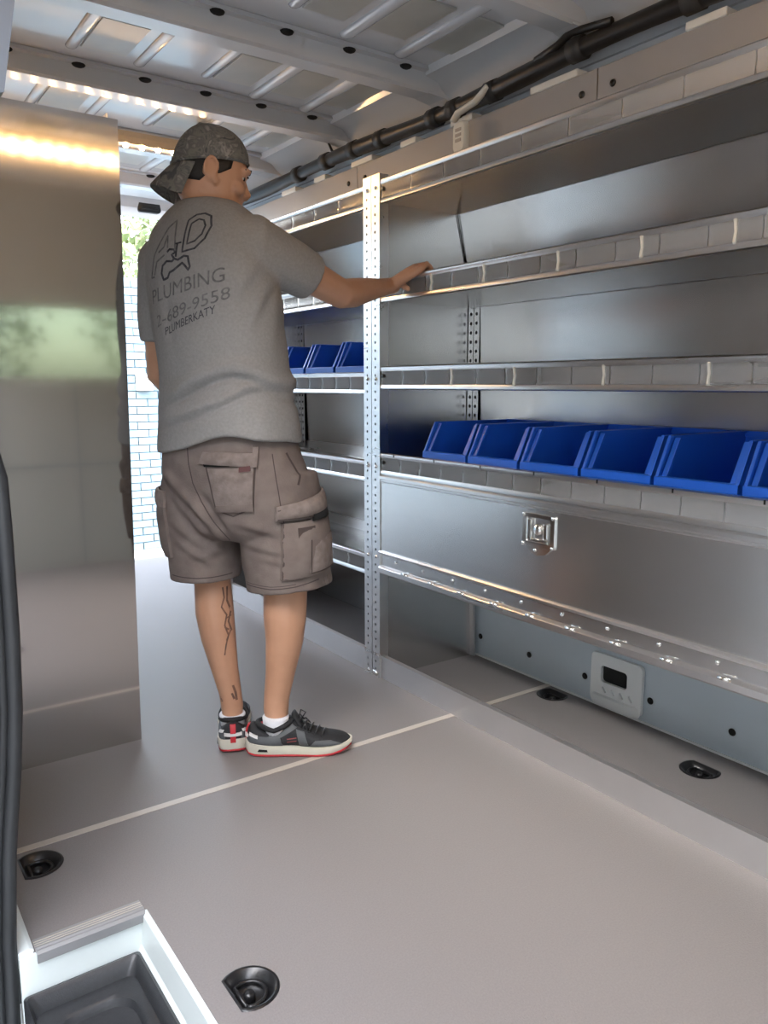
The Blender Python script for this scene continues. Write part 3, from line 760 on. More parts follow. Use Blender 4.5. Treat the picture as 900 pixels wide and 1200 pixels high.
# right hand over the shelf lip
K = [loc(1.597, y, z) for y, z in ((2.050, 1.446), (2.071, 1.4515), (2.092, 1.452), (2.112, 1.448))]
wc = wr_
for i, k in enumerate(K):
    body.tube([lerp(wc, k, -.05) + Vector((0, 0, 0)), lerp(wc, k, .35), lerp(wc, k, .72), k], [.020, .0175, .0150, .0125], 12, round_ends=True)
ys = (2.047, 2.070, 2.093, 2.115); ln = (.86, .98, 1.04, .96)
for y, k, l in zip(ys, K, ln):
    q1 = loc(1.597 + .026*l, y, 1.4635); q2 = loc(1.597 + .045*l, y + .001, 1.452); q3 = loc(1.597 + .050*l, y + .002, 1.434); q4 = loc(1.597 + .046*l, y + .003, 1.420)
    body.tube([k, q1, q2, q3, q4], [.0112, .0100, .0094, .0088, .0078], 12, round_ends=True)
# thumb along the front of the lip
body.tube([lerp(wc, K[3], .30) + Vector((-.008, .006, -.006)), loc(1.578, 2.135, 1.418), loc(1.590, 2.128, 1.398), loc(1.592, 2.112, 1.390)], [.0145, .0125, .0108, .0090], 12, round_ends=True)
# left arm, bent in front of the body
sl, ell, wll = Vector((-.290, .10, 1.410)), Vector((-.308, .105, 1.110)), Vector((-.190, .270, .955))
body.tube([sl, lerp(sl, ell, .35), lerp(sl, ell, .7), ell, lerp(ell, wll, .25), lerp(ell, wll, .55), lerp(ell, wll, .85), wll], [.058, .053, .047, .042, .042, .036, .029, .026], 18, round_ends=True)
kn = wll + Vector((.045, .055, -.045))
for i in range(4):
    side = Vector((.5, -.6, .35)).normalized()*(i - 1.5)*.020
    k = kn + side
    body.tube([wll, lerp(wll, k, .5), k], [.020, .017, .0125], 10, round_ends=True)
    body.tube([k, k + Vector((.022, .012, -.022)), k + Vector((.026, -.006, -.036)), k + Vector((.014, -.02, -.034))], [.011, .0098, .009, .008], 10, round_ends=True)
body.tube([lerp(wll, kn, .25), wll + Vector((.055, .02, -.02)), wll + Vector((.075, .02, -.045))], [.014, .0115, .009], 10, round_ends=True)
# legs and feet
hipR, knR, anR = Vector((.018, -.03, .84)), Vector((.055, -.008, .505)), Vector((.019, .0, .125))
hipL, knL, anL = Vector((-.185, .02, .84)), Vector((-.166, .04, .505)), Vector((-.120, .040, .125))
body.tube([hipR, lerp(hipR, knR, .5), knR, Vector((.053, -.016, .42)), Vector((.050, -.014, .345)), Vector((.034, -.006, .24)), Vector((.021, .0, .16)), anR, Vector((.022, 0, .075))],
          [.090, .078, .064, .0625, .055, .043, .0375, .037, .032], 20, round_ends=True)
body.tube([hipL, lerp(hipL, knL, .5), knL, Vector((-.160, .028, .42)), Vector((-.150, .022, .345)), Vector((-.135, .028, .24)), Vector((-.123, .036, .165)), anL, Vector((-.120, .044, .075))],
          [.090, .074, .0535, .0565, .0515, .0395, .0335, .0335, .030], 20, round_ends=True)
body.ellipsoid((.015, -.028, .128), (.014, .011, .015))
body.tube([(-.02, 0, .050), (.04, 0, .050), (.12, 0, .044), (.18, 0, .038)], [.022, .024, .022, .014], 12, flat=.7, round_ends=True)
dL = Vector((-.20, .98, 0))
body.tube([anL + dL*q + Vector((0, 0, hh - .125)) for q, hh in ((-.03, .050), (.03, .050), (.1, .044), (.16, .038))], [.022, .024, .022, .014], 12, flat=.7, round_ends=True)
bme = remesh(body, .0042, 3, .5)
obj('body', bme, SKIN, man); bbody = bvh_of(bme)

# ---------------- eyes, brows, hair
for s in (-1, 1):
    e = MB().ellipsoid(hp(.0790, s*.033, .006), (.0100, .0125, .0070), HM).build('eye', EYEW, man, True)
    MB().ellipsoid(hp(.0870, s*.034 - .002, .005), (.0035, .006, .0055), HM).build('iris', EYEI, e, True)
    MB().tube([hp(.101, s*.014, .024), hp(.101, s*.032, .030), hp(.086, s*.054, .026)], [.003, .0042, .002], 8, flat=.7).build('eyebrow', HAIR, man, True)
hm_ = MB()
rings_ = []
for z, xc, l, wd, amax in ((-.034, .003, .0925, .0715, 1.25), (-.020, .002, .0945, .0755, 1.4), (-.004, .002, .0955, .0770, 1.75), (.014, .001, .0965, .0785, 2.02), (.045, -.002, .0955, .0780, 2.12)):
    ro, ri = [], []
    for i in range(41):
        a = PI - amax*.0 + (i - 20)/20*amax
        ca, sa = math.cos(a), math.sin(a)
        u = math.copysign(abs(ca)**(2/2.2), ca); v = math.copysign(abs(sa)**(2/2.2), sa)
        ro.append(hp(xc + u*(l + .001), v*(wd + .001), z)); ri.append(hp(xc + u*(l - .006), v*(wd - .006), z))
    rings_.append(ro + list(reversed(ri)))
hm_.rings(rings_); hm_.build('hair', HAIR, man, True)

# ---------------- cap
capr = []
for k in range(15):
    t = k/14
    # brim line slopes from forehead (high) to nape (low)
    row = []
    for i in range(40):
        a = 2*PI*i/40; ca, sa = math.cos(a), math.sin(a)
        zb = .024 + .022*ca
        zt = .130
        ang = t*PI/2*.985
        rr_ = math.cos(ang)**.80; zz_ = zb + (zt - zb)*math.sin(ang)**1.05
        l, wd = .1025, .0855
        seam = 1 - .012*math.exp(-((a % (PI/3)) / .05)**2) - .012*math.exp(-(((a % (PI/3)) - PI/3)/.05)**2)
        row.append(hp(-.005 + ca*l*rr_*seam, sa*wd*rr_*seam, zz_))
    capr.append(row)
cap = empty('cap', (0, 0, 0)); cap.parent = man; cap['label'] = 'washed camo cap worn backwards'
cm = MB().rings(capr, cap=False); cm.f.append(tuple(range(14*40, 15*40)))
co = cm.build('crown', CAMO, cap, True)
so = co.modifiers.new('thick', 'SOLIDIFY'); so.thickness = .003; so.offset = -1
MB().ellipsoid(hp(-.006, 0, .128), (.008, .008, .005), HM, 10, 6).build('button', CAMO, cap, True)
# bill at the nape, bent down at its sides
br = []
for k in range(9):
    t = k/8; top, bot = [], []
    for i in range(17):
        a = (i - 8)/8*1.12
        xr = -.005 - math.cos(a)*(.096) - t*.050*max(.0, math.cos(a*1.18))**.55
        y = math.sin(a)*.083*(1 + .03*t)
        z = .006 + .004*math.cos(a) - t*.060 - (y/.083)**2*.020*t - .008*t*t
        top.append(hp(xr, y, z)); bot.append(hp(xr, y, z - .0038))
    br.append(top + list(reversed(bot)))
MB().rings(br).build('bill', CAMO, cap, 'angle')
MB().tube([hp(-.005 + math.cos(a)*.1020, math.sin(a)*.0855, .030 + .022*math.cos(a)) for a in [2*PI*i/40 for i in range(41)]], .0022, 6).build('sweatband_seam', CAMO, cap, True)
cbv = bvh_of(co.data)
# worn emblem on the cap side
CAPW = mat('worn_cap_print', (.26, .25, .235), .9, 0., 0., 90., col2=(.10, .095, .088))

def patch(bvh, name, quad, D, parent, m, nx=10, ny=10, off=.002, thick=.002, back=.4, bulge=0.):
    """quad: four 3D points (bl, br, tr, tl) near the surface; rays go along D onto the target"""
    D = Vector(D).normalized(); q = [Vector(p) for p in quad]; top = []; bot = []
    for j in range(ny + 1):
        for i in range(nx + 1):
            u, v = i/nx, j/ny
            p = (q[0]*(1-u) + q[1]*u)*(1-v) + (q[3]*(1-u) + q[2]*u)*v
            h = bvh.ray_cast(p - D*back, D)
            s_ = h[0] if h[0] is not None else bvh.find_nearest(p)[0]
            bl_ = bulge*(math.sin(PI*u)*math.sin(PI*v))**.5 if bulge else 0
            top.append(s_ - D*(off + thick + bl_)); bot.append(s_ - D*(off - .004))
    n = (nx + 1)*(ny + 1); fs = []
    for j in range(ny):
        for i in range(nx):
            a = j*(nx+1) + i; f = (a, a+1, a+nx+2, a+nx+1); fs.append(f); fs.append(tuple(n + x for x in reversed(f)))
    bd = [i for i in range(nx+1)] + [j*(nx+1)+nx for j in range(1, ny+1)] + [ny*(nx+1)+i for i in range(nx-1, -1, -1)] + [j*(nx+1) for j in range(ny-1, 0, -1)]
    for k in range(len(bd)):
        a, b = bd[k], bd[(k+1) % len(bd)]; fs.append((a, n + a, n + b, b))
    return MB().add(top + bot, fs).build(name, m, parent, 'angle')

def strip(bvh, name, pts, D, parent, m, wd=.004, off=.0012, back=.4, step=.006, axis=None):
    """ribbon laid on the surface along a 3D polyline"""
    D = Vector(D).normalized(); P = [Vector(p) for p in pts]; Q = []
    for a, b in zip(P[:-1], P[1:]):
        n = max(1, int((b - a).length/step)); Q += [a + (b - a)*(i/n) for i in range(n)]
    Q.append(P[-1]); vs, fs, ok = [], [], []
    for i, p in enumerate(Q):
        t = (Q[min(i+1, len(Q)-1)] - Q[max(i-1, 0)]).normalized(); sx = t.cross(D).normalized()*wd/2
        for s in (-1, 1):
            h = bvh.ray_cast(p + sx*s - D*back, D); ok.append(h[0] is not None); x = h[0] if h[0] is not None else p
            vs.append(x - D*off)
    for i in range(len(Q)-1):
        if ok[2*i] and ok[2*i+1] and ok[2*i+2] and ok[2*i+3]: fs.append((2*i, 2*i+1, 2*i+3, 2*i+2))
    n = len(vs); vs += [v + D*.0015 for v in vs]; fs += [tuple(n + i for i in reversed(f)) for f in fs]
    return MB().add(vs, fs).build(name, m, parent)

D_ = -hy*-1
for pl in ([(-.01, .062), (.02, .074), (.03, .05)], [(.0, .04), (.012, .072), (.02, .04)], [(.03, .082), (.045, .06), (.035, .04)], [(-.02, .05), (-.006, .056), (.004, .048)], [(-.004, .085), (.016, .088)], [(.04, .05), (.05, .066)]):
    strip(cbv, 'emblem_stroke', [hp(x, -.1, z) for x, z in pl], hy, cap, CAPW, .005, .0008)

# ---------------- t-shirt
sr = [(.890, -.094, .0, .214, .162), (.93, -.095, .0, .211, .160), (1.012, -.099, .002, .203, .150), (1.075, -.102, .005, .196, .143), (1.129, -.105, .008, .194, .140), (1.245, -.118, .012, .196, .138), (1.324, -.127, .014, .198, .135),
      (1.40, -.133, .016, .196, .128), (1.455, -.137, .02, .190, .118), (1.497, -.141, .025, .172, .105), (1.530, -.143, .028, .142, .09), (1.556, -.141, .03, .100, .078), (1.572, -.138, .03, .068, .068)]
sm = MB(); sm.rings([ering((a, b, z), wd, dp, n=48) for z, a, b, wd, dp in interp(sr, 44)])
se = lerp(sh, el, .58)
sm.tube([sh + Vector((-.06, -.0, -.005)), sh + Vector((-.01, 0, .004)), lerp(sh, el, .30) + Vector((0, 0, -.002)), se + Vector((.0, 0, -.004))], [.082, .083, .074, .068], 24)
sle = lerp(sl, ell, .70)
sm.tube([sl + Vector((.085, -.03, .060)), sl + Vector((.045, -.015, .045)), sl + Vector((.014, -.004, .014)), sl + Vector((.002, 0, -.035)), lerp(sl, ell, .42), sle], [.060, .070, .076, .074, .069, .060], 24)
sm.ellipsoid(sl + Vector((.012, -.004, .004)), (.080, .080, .078), None, 20, 12)
sme = remesh(sm, .0055, 14, .5)
zf = lambda a: 1.062 + .050*math.exp(-((a + .06)/.11)**2) - .06*max(0, -a - .17)
nv = len(sme.vertices); co_ = np.empty(nv*3); sme.vertices.foreach_get('co', co_); co_ = co_.reshape(-1, 3)
no_ = np.array([v.normal[:] for v in sme.vertices])
disp = np.zeros(nv)
A_, B_, Z_ = co_[:, 0], co_[:, 1], co_[:, 2]
co_[:, 2] += (.058*np.exp(-((A_ + .06)/.13)**2) + .02*(A_ > 0)*np.minimum(1, A_/.08))*np.clip((1.06 - Z_)/.14, 0, 1)
dz = Z_ - (1.058 + .045*np.exp(-((A_ + .05)/.10)**2) - .35*np.maximum(0, -A_ - .16))
disp += .014*np.exp(-((dz - .022)/.022)**2) - .012*np.exp(-((dz + .006)/.010)**2)
dz2 = Z_ - (1.012 + .055*np.exp(-((A_ - .02)/.09)**2) - .30*np.maximum(0, -A_ - .12))
disp += (.008*np.exp(-((dz2 - .014)/.014)**2) - .008*np.exp(-((dz2 + .006)/.010)**2))
# pull folds from the raised right arm
for (a0, z0, a1, z1, h_, s_) in ((.045, 1.36, -.02, 1.20, .006, .012), (.02, 1.40, -.07, 1.27, .005, .013), (.06, 1.33, .04, 1.14, .005, .012), (-.26, 1.40, -.25, 1.15, .006, .014), (-.29, 1.36, -.22, 1.08, .005, .016)):
    d = np.array([a1 - a0, z1 - z0]); L_ = np.hypot(*d); d /= L_
    t = (A_ - a0)*d[0] + (Z_ - z0)*d[1]; q = (A_ - a0)*-d[1] + (Z_ - z0)*d[0]
    win = np.clip(t/(L_*.3), 0, 1)*np.clip((L_ - t)/(L_*.5), 0, 1)
    disp += win*(h_*np.exp(-(q/s_)**2) - h_*.8*np.exp(-((q - 1.7*s_)/(s_*.8))**2))*(B_ < .05)
disp *= np.clip((A_ + .285)/.09, 0, 1)*np.clip((.13 - A_)/.05, .25, 1)
nzv = np.array([noise.noise(Vector((a*9, b*9, z*6))) + .5*noise.noise(Vector((a*22, b*22, z*16 + 5))) for a, b, z in co_])
disp += .0030*nzv
co_ += no_*disp[:, None]
# hem: lift in the middle of the back
hemm = Z_ < .90
sme.vertices.foreach_set('co', co_.ravel()); sme.update()
shirt = obj('t_shirt', sme, SHIRT, man); shirt['label'] = 'grey heather t-shirt with dark back print'
bsh = bvh_of(sme)
# hem, sleeve and collar bands
hemr = [Vector(p) for p in ering((-.094, 0, .897), .214, .162, n=60)]
# ---------------- print on the back
def pq(px, py):
    """design grid of the print -> point in front of the back surface"""
    s_ = (px - 208)*.00262; z = 1.42 + (295 - py)*.00214
    c = Vector((-.192, -.10, 0)); return Vector((c.x + RT.x*s_, c.y + RT.y*s_, z)) - FW*.0
DB = FW
pr_ = empty('back_print', (0, 0, 0)); pr_.parent = shirt; pr_['label'] = 'dark print with letters A D, a faucet outline, PLUMBING and a phone number'
def pl(name, pts, wd=.0045, m=INK): return strip(bsh, name, [pq(*p) for p in pts], DB, pr_, m, wd, .0016, .35, .005)
# D (double outline)
pl('letter_outline', [(211, 256), (211, 295), (226, 292), (236, 281), (240, 266), (236, 253), (228, 249), (219, 250), (211, 256)])
pl('letter_outline', [(216.5, 261), (216, 286), (225, 283), (232, 275), (233.5, 265), (230, 258), (224, 256), (216.5, 261)], .004)
# A
pl('letter_outline', [(165, 322), (168, 296), (186, 262), (195, 254), (201, 292)], .004, INKF)
pl('letter_outline', [(171, 319), (174, 303), (186, 296)], .004, INKF)
pl('letter_outline', [(176, 292), (184, 286), (187, 272), (190, 288)], .004, INKF)
pl('letter_outline', [(165, 322), (171, 321)], .004, INKF)
# faucet
pl('faucet_outline', [(190, 293), (193, 290), (200, 291), (201, 295), (197, 297), (201, 302), (206, 304), (214, 300), (219, 301), (220, 306), (222, 313), (220, 317), (216, 312), (212, 308), (206, 312), (200, 316), (195, 318), (192, 324), (186, 326), (183, 318), (184, 309), (190, 304), (198, 305), (201, 302)], .0055)
pl('faucet_outline', [(200, 284), (208, 283)], .004); pl('faucet_outline', [(203, 284), (203, 300)], .005)
def text_on(body_, size, left, right, name, m, extrude_w=1.):
    cu = bpy.data.curves.new('t', 'FONT'); cu.body = body_; cu.size = 1.; cu.resolution_u = 3; cu.align_x = 'LEFT'
    cu.offset = 0.
    o = bpy.data.objects.new('t', cu); COL.objects.link(o); dg = bpy.context.evaluated_depsgraph_get(); dg.update()
    me = bpy.data.meshes.new_from_object(o.evaluated_get(dg)); bpy.data.objects.remove(o)
    bm = bmesh.new(); bm.from_mesh(me); xs = [v.co.x for v in bm.verts]
    for ax, lo, hi in ((0, min(xs), max(xs)), (1, -.1, .8)):
        q = lo + .16
        while q < hi:
            bmesh.ops.bisect_plane(bm, geom=bm.verts[:] + bm.edges[:] + bm.faces[:], plane_co=(q if ax == 0 else 0, q if ax else 0, 0), plane_no=(1 - ax, ax, 0)); q += .16
    bmesh.ops.triangulate(bm, faces=bm.faces)
    xs = [v.co.x for v in bm.verts]; x0, x1 = min(xs), max(xs); L0, R0 = pq(*left), pq(*right)
    for v in bm.verts:
        u = (v.co.x - x0)/(x1 - x0); p = L0.lerp(R0, u) + Vector((0, 0, v.co.y*size))
        h = bsh.ray_cast(p - FW*.35, FW); q = h[0] if h[0] is not None else p
        v.co = q - FW*.0016
    bm.to_mesh(me); bm.free(); me.materials.clear()
    return obj(name, me, m, pr_)
text_on('PLUMBING', .052, (166, 354), (259, 332), 'lettering', INKF)
text_on('2-689-9558', .044, (172, 383), (264, 352), 'lettering', INKF)
text_on('PLUMBERKATY', .030, (186, 393), (250, 369), 'lettering', INK)

# ---------------- cargo shorts
PA = math.radians(24); FP = Vector((math.sin(PA), math.cos(PA), 0)); RP = Vector((math.cos(PA), -math.sin(PA), 0))
hs = MB()
pel = [(1.00, -.098, .0, .180, .128), (.95, -.095, .0, .190, .136), (.89, -.090, -.003, .205, .146), (.82, -.078, -.006, .216, .148), (.75, -.068, -.008, .214, .142), (.69, -.062, -.008, .19, .125), (.655, -.060, -.008, .13, .09)]
hs.rings([ering((a, b, z), wd, dp, RP, FP, n=44) for z, a, b, wd, dp in interp(pel, 22)])
rl = [(.84, .028, -.028, .118, .128), (.76, .040, -.026, .125, .130), (.68, .052, -.022, .124, .126), (.60, .060, -.018, .122, .122), (.54, .066, -.016, .121, .119), (.508, .068, -.015, .121, .118)]
hs.rings([ering((a, b, z + 0), wd, dp, RP, FP, n=36, p=2.15, tilt=.10 if z < .6 else .02) for z, a, b, wd, dp in interp(rl, 22)])
ll = [(.84, -.178, .026, .106, .124), (.76, -.184, .028, .106, .122), (.68, -.186, .03, .102, .116), (.60, -.183, .03, .097, .111), (.55, -.181, .03, .095, .108), (.528, -.180, .03, .096, .108)]
hs.rings([ering((a, b, z), wd, dp, RP, FP, n=36, p=2.15) for z, a, b, wd, dp in interp(ll, 22)])
hme = remesh(hs, .0052, 6, .5)
nv = len(hme.vertices); co_ = np.empty(nv*3); hme.vertices.foreach_get('co', co_); co_ = co_.reshape(-1, 3)
no_ = np.array([v.normal[:] for v in hme.vertices]); A_, B_, Z_ = co_[:, 0], co_[:, 1], co_[:, 2]; disp = np.zeros(nv)
for (a0, z0, a1, z1, h_, s_) in ((-.29, .87, -.10, .70, .010, .016), (-.27, .84, -.12, .64, .008, .016), (-.26, .72, -.12, .61, .005, .014), (-.24, .66, -.12, .575, .005, .013), (-.16, .80, -.075, .66, -.012, .014), (-.05, .72, .08, .68, .004, .012), (-.05, .66, .08, .63, .004, .012), (.0, .62, .10, .60, .003, .011), (-.2, .60, -.10, .63, .004, .012)):
    d = np.array([a1 - a0, z1 - z0]); L_ = np.hypot(*d); d /= L_
    t = (A_ - a0)*d[0] + (Z_ - z0)*d[1]; q = (A_ - a0)*-d[1] + (Z_ - z0)*d[0]
    win = np.clip(t/(L_*.25), 0, 1)*np.clip((L_ - t)/(L_*.25), 0, 1)
    disp += win*(h_*np.exp(-(q/s_)**2) - h_*.7*np.exp(-((q + 1.7*s_)/(s_*.8))**2))
nzv = np.array([noise.noise(Vector((a*10, b*10, z*10))) + .6*noise.noise(Vector((a*26, b*26, z*26 + 5))) for a, b, z in co_])
disp += .0035*nzv
co_ += no_*disp[:, None]; hme.vertices.foreach_set('co', co_.ravel()); hme.update()
shorts = obj('cargo_shorts', hme, SHORT, man); shorts['label'] = 'worn taupe cargo shorts with frayed pockets'
bhs = bvh_of(hme)
VN = Vector((0, 1, 0))
def q3(pts, b=-.15): return [Vector((a, b, z)) for a, z in pts]
def seam(pts, wd=.003, m=SEAM, D=VN, b=-.2): return strip(bhs, 'seam', [Vector((a, b, z)) for a, z in pts], D, shorts, m, wd, .0008)
# seat seam, side seams, hems
seam([(-.185, .915), (-.182, .87), (-.172, .82), (-.150, .77), (-.118, .715), (-.085, .665), (-.072, .64)])
seam([(.045, .90), (.062, .80), (.075, .70), (.085, .60)], .0025)
seam([(-.26, .548), (-.18, .545), (-.095, .547)], .003)
seam([(-.045, .528), (.03, .527), (.10, .535), (.16, .548)], .003)
seam([(-.045, .535), (.03, .534), (.10, .542)], .0018)
# back pocket with open flap
bp_ = patch(bhs, 'back_pocket', q3([(-.105, .748), (-.005, .760), (.000, .868), (-.125, .862)]), VN, shorts, SHORTL, 10, 10, .002, .003, bulge=.006)
seam([(-.130, .865), (-.108, .750), (-.06, .735), (-.004, .760), (.004, .868)], .004)
patch(bhs, 'pocket_band', q3([(-.112, .744), (-.002, .752), (-.004, .772), (-.106, .764)]), VN, shorts, SHORT, 10, 3, .006, .003, bulge=.002)
patch(bhs, 'pocket_gap', q3([(-.135, .866), (-.065, .868), (-.05, .880), (-.14, .880)]), VN, shorts, DARKH, 8, 3, .004, .001)
patch(bhs, 'pocket_flap', q3([(-.150, .874), (-.002, .868), (.002, .905), (-.138, .905)]), VN, shorts, SHORTL, 12, 5, .006, .004, bulge=.006)
patch(bhs, 'red_pocket_tag', q3([(-.038, .855), (-.008, .858), (-.008, .872), (-.038, .868)]), VN, shorts, mat('faded_red', (.10, .045, .045), .9), 4, 3, .009, .002)
patch(bhs, 'belt_loop', q3([(-.004, .868), (.010, .868), (.012, .92), (-.002, .92)]), VN, shorts, SHORTL, 3, 6, .006, .004)
# cargo pocket on the right thigh
DS = (Vector((-.62, .78, 0))).normalized()
patch(bhs, 'cargo_pocket', [(.060, -.14, .555), (.205, -.02, .575), (.205, -.02, .725), (.055, -.14, .715)], DS, shorts, SHORT, 12, 12, .004, .006, bulge=.016)
patch(bhs, 'cargo_gap', [(.120, -.09, .718), (.195, -.03, .722), (.195, -.03, .744), (.125, -.09, .735)], DS, shorts, DARKH, 6, 3, .018, .003)
patch(bhs, 'cargo_flap', [(.038, -.15, .722), (.225, -.01, .742), (.205, -.02, .795), (.036, -.15, .762)], DS, shorts, SHORTL, 14, 6, .010, .005, bulge=.010)
patch(bhs, 'small_pocket', [(.115, -.10, .575), (.190, -.04, .585), (.190, -.04, .675), (.115, -.10, .665)], DS, shorts, SHORTL, 8, 8, .020, .003, bulge=.005)
patch(bhs, 'pocket_label', [(.085, -.12, .675), (.128, -.09, .678), (.128, -.09, .705), (.085, -.12, .702)], DS, shorts, SEAM, 4, 4, .018, .002)
def seamd(pts, wd=.003, off=.011): return strip(bhs, 'seam', [Vector(p) for p in pts], DS, shorts, SEAM, wd, off)
seamd([(.058, -.14, .715), (.062, -.14, .558), (.205, -.02, .578)], .0035, .0105)
seamd([(.114, -.10, .668), (.114, -.10, .575), (.19, -.04, .585)], .003, .027)
seamd([(.042, -.15, .727), (.13, -.08, .731), (.222, -.01, .748)], .003, .018)
seamd([(.040, -.15, .752), (.205, -.02, .785)], .0025, .017)
# side pocket slit, left cargo pocket
seamd([(.085, -.12, .90), (.105, -.10, .84), (.098, -.11, .815)], .006, .002)
DL = Vector((.8, .6, 0)).normalized()
patch(bhs, 'cargo_pocket', [(-.31, .10, .60), (-.26, -.06, .60), (-.27, -.06, .76), (-.32, .10, .77)], DL, shorts, SHORT, 8, 10, .004, .004, bulge=.010)
patch(bhs, 'cargo_flap', [(-.32, .10, .755), (-.265, -.07, .745), (-.27, -.07, .79), (-.325, .10, .80)], DL, shorts, SHORTL, 8, 4, .010, .004, bulge=.004)
# frayed threads at the right hem
for k in range(7):
    x = .155 + .004*k
    MB().tube([(x, -.075 + .004*k, .555), (x + .006, -.078, .540), (x + .004, -.08, .528)], .0008, 4).build('frayed_thread', SHORTL, shorts)

# ---------------- tattoo on the left calf
for pts in ([(-.128, .50), (-.124, .47), (-.130, .445), (-.117, .42), (-.122, .39), (-.113, .36), (-.120, .33), (-.125, .30)], [(-.118, .50), (-.117, .46), (-.108, .43), (-.113, .40), (-.106, .37)], [(-.122, .385), (-.108, .372), (-.118, .345)], [(-.115, .45), (-.106, .455)], [(-.119, .41), (-.107, .415)]):
    strip(bbody, 'tattoo', [Vector((a, -.2, z)) for a, z in pts], VN, man, TATT, .004, .0006)
for pts in ([(-.108, .20), (-.102, .175), (-.100, .15)], [(-.150, .16), (-.143, .145)], [(-.112, .175), (-.106, .155)]):
    strip(bbody, 'tattoo', [Vector((a, -.2, z)) for a, z in pts], VN, man, TATT, .006, .0006)

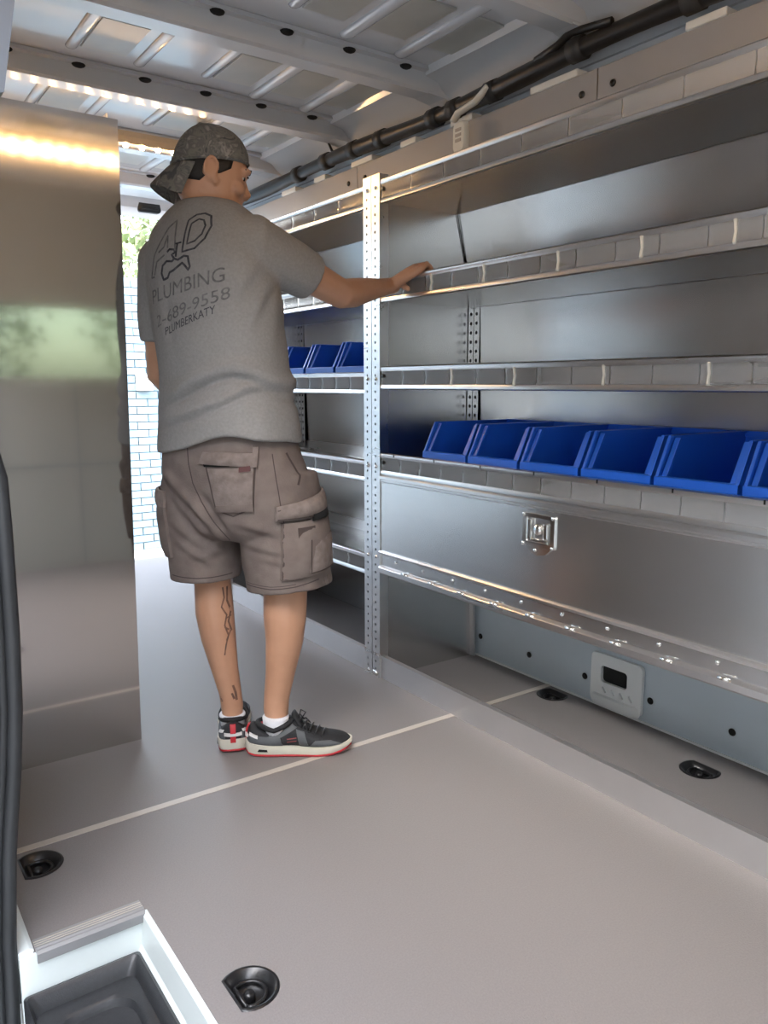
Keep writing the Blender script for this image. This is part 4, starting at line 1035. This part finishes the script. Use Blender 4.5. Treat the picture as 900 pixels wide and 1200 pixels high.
# ---------------- shoes
def make_shoe(pos, ang, mirror, lab, sockh=.112, AX=.085):
    """shoe frame: x forward from the heel, y left, z up"""
    sh_ = empty('sneaker', pos, ang); sh_.parent = man; sh_['label'] = lab
    L_ = .306; ms = -1 if mirror else 1
    def outline(x):
        t = x/L_
        wv = [(.0, .014), (.03, .032), (.10, .040), (.22, .042), (.38, .041), (.52, .043), (.68, .049), (.82, .047), (.92, .037), (.975, .020), (1., .006)]
        wd = np.interp(t, [q[0] for q in wv], [q[1] for q in wv]); yc = ms*np.interp(t, [0, .3, .6, .85, 1], [0, 0, .004, .010, .012])
        return wd, yc
    xs = [L_*(.5 - .5*math.cos(PI*k/26)) for k in range(27)]
    def spring(x): t = x/L_; return .016*max(0, (t - .70)/.30)**2 + .006*max(0, (.12 - t)/.12)**2
    def lay(z0f, z1f, infl0, infl1, name, m):
        b = MB(); rs = []
        for zf_, inf in ((z0f, infl0), (None, max(infl0, infl1) + .0015), (z1f, infl1)):
            ring = []
            for x in xs:
                wd, yc = outline(x); z = zf_(x) if zf_ else .5*(z0f(x) + z1f(x)); ring.append((x + (-inf if x < .02 else (inf if x > L_ - .02 else 0)), yc + wd + inf, z))
            for x in reversed(xs):
                wd, yc = outline(x); z = zf_(x) if zf_ else .5*(z0f(x) + z1f(x)); ring.append((x + (-inf if x < .02 else (inf if x > L_ - .02 else 0)), yc - wd - inf, z))
            rs.append(ring)
        return b.rings(rs).build(name, m, sh_, 'angle')
    lay(lambda x: spring(x), lambda x: .009 + spring(x), -.002, .001, 'outsole', SHOER)
    lay(lambda x: .009 + spring(x), lambda x: np.interp(x/L_, [0, .2, .55, 1], [.042, .036, .031, .027]) + spring(x)*.8, .002, .0035, 'midsole', SHOES)
    # upper
    ub = MB(); rs = []
    hts = [(0, .066), (.02, .088), (.07, .094), (.15, .080), (.27, .076), (.38, .092), (.44, .104), (.52, .094), (.62, .075), (.75, .060), (.88, .052), (.96, .043), (1., .034)]
    for x in xs:
        wd, yc = outline(x); t = x/L_; zt = np.interp(t, [q[0] for q in hts], [q[1] for q in hts]) + spring(x)*.4; zb = .024 + spring(x)*.6
        ring = []
        for k in range(20):
            a = 2*PI*k/20; ca, sa = math.cos(a), math.sin(a); hmid = zb + (zt - zb)*.35
            wtop = .66 if t < .5 else .78
            if sa >= 0: ring.append((x, yc + math.copysign(abs(ca)**.75, ca)*wd*(1 - (1 - wtop)*sa**1.5), hmid + (zt - hmid)*sa**.8))
            else: ring.append((x, yc + math.copysign(abs(ca)**.6, ca)*wd, hmid + (hmid - zb)*sa))
        rs.append(ring)
    ub.rings(rs); ume = remesh(ub, .0032, 3, .5)
    up = obj('upper', ume, SHOEB, sh_); bu = bvh_of(ume)
    # collar, sock, tongue
    MB().tube([(.084 + .052*math.cos(a), .036*math.sin(a), .080 + .020*math.cos(a)*(1 if math.cos(a) > 0 else -.6)) for a in [2*PI*k/24 for k in range(25)]], .008, 8).build('collar', SHOEB, sh_, True)
    MB().lathe([(.034, .05), (.0375, .085), (.0395, sockh - .004), (.0375, sockh)], (AX, 0, 0), 22).build('sock', SOCK, sh_, True)
    MB().tube([(.175, 0, .070), (.155, 0, .092), (.138, 0, .122)], [.021, .024, .020], 12, flat=.35).build('tongue', SHOEB, sh_, True)
    # heel tab, stripe, overlays
    patch(bu, 'heel_tab', [(-.02, -.008, .036), (-.02, .008, .036), (-.02, .008, .094), (-.02, -.008, .094)], (1, 0, 0), sh_, SHOER, 4, 10, .002, .003, .1)
    for s in (-1, 1):
        Ds = (.0, -s, 0)
        def pt(lst, z=None): return [Vector((x, s*.09, z_)) for x, z_ in lst]
        patch(bu, 'heel_overlay', pt([(.004, .034), (.075, .036), (.060, .060), (.006, .066)]), Ds, sh_, SHOEG, 8, 5, .0012, .0015, .02)
        patch(bu, 'quarter_overlay', pt([(.062, .058), (.105, .060), (.150, .086), (.130, .098)]), Ds, sh_, SHOEG, 8, 5, .0012, .0015, .02)
        patch(bu, 'midfoot_overlay', pt([(.075, .033), (.110, .032), (.100, .062), (.060, .060)]), Ds, sh_, SHOEG, 8, 5, .0012, .0015, .02)
        patch(bu, 'forefoot_overlay', pt([(.160, .031), (.186, .031), (.172, .074), (.148, .082)]), Ds, sh_, SHOEG, 6, 6, .0012, .0015, .02)
        patch(bu, 'toe_overlay', pt([(.186, .031), (.285, .036), (.250, .048), (.205, .050)]), Ds, sh_, SHOEG, 10, 4, .0012, .0015, .02)
        patch(bu, 'heel_stripe', pt([(.010, .064), (.036, .056), (.036, .064), (.011, .072)]), Ds, sh_, SHOEW, 5, 3, .0030, .0015, .02)
        for dz_ in (0, .009): strip(bu, 'side_mark', pt([(.122, .046 + dz_), (.150, .050 + dz_)]), Ds, sh_, mat('dull_red_mark', (.26, .06, .06), .7), .003, .0012, .02)
        MB().extrude([(.036, .019), (.066, .018), (.064, .025), (.040, .026)], min(s*.040, s*.0470), max(s*.040, s*.0470)).build('sole_window', DARKH, sh_)
    patch(bu, 'heel_band', [(-.02, -.026, .056), (-.02, .026, .056), (-.02, .026, .064), (-.02, -.026, .064)], (1, 0, 0), sh_, SHOEW, 8, 3, .004, .002, .1)
    for k in range(5):
        x = .150 + .018*k; zt = .099 - .0085*k
        MB().tube([(x, -.024, zt - .010), (x + .006, -.010, zt + .003), (x + .010, .010, zt + .003), (x + .004, .024, zt - .010)], .0026, 6).build('lace', BLACK, sh_, True)
    for s in (-1, 1):
        MB().tube([(.153, 0, .102), (.158, s*.014, .124), (.172, s*.024, .112), (.162, s*.008, .101)], .0022, 6).build('lace_loop', BLACK, sh_, True)
        MB().tube([(.155, 0, .101), (.172, s*.018, .097), (.184, s*.032, .076)], .0022, 6).build('lace_end', BLACK, sh_, True)
    return sh_
make_shoe((-.066, -.012, 0), 0., False, 'grey and black sneaker pointing right on the pale strip')
aL = math.atan2(.98, -.20)
make_shoe((-.120 + .20*.072, .040 - .98*.072, 0), aL, True, 'grey and black sneaker seen from its red heel tab', .098, .072)
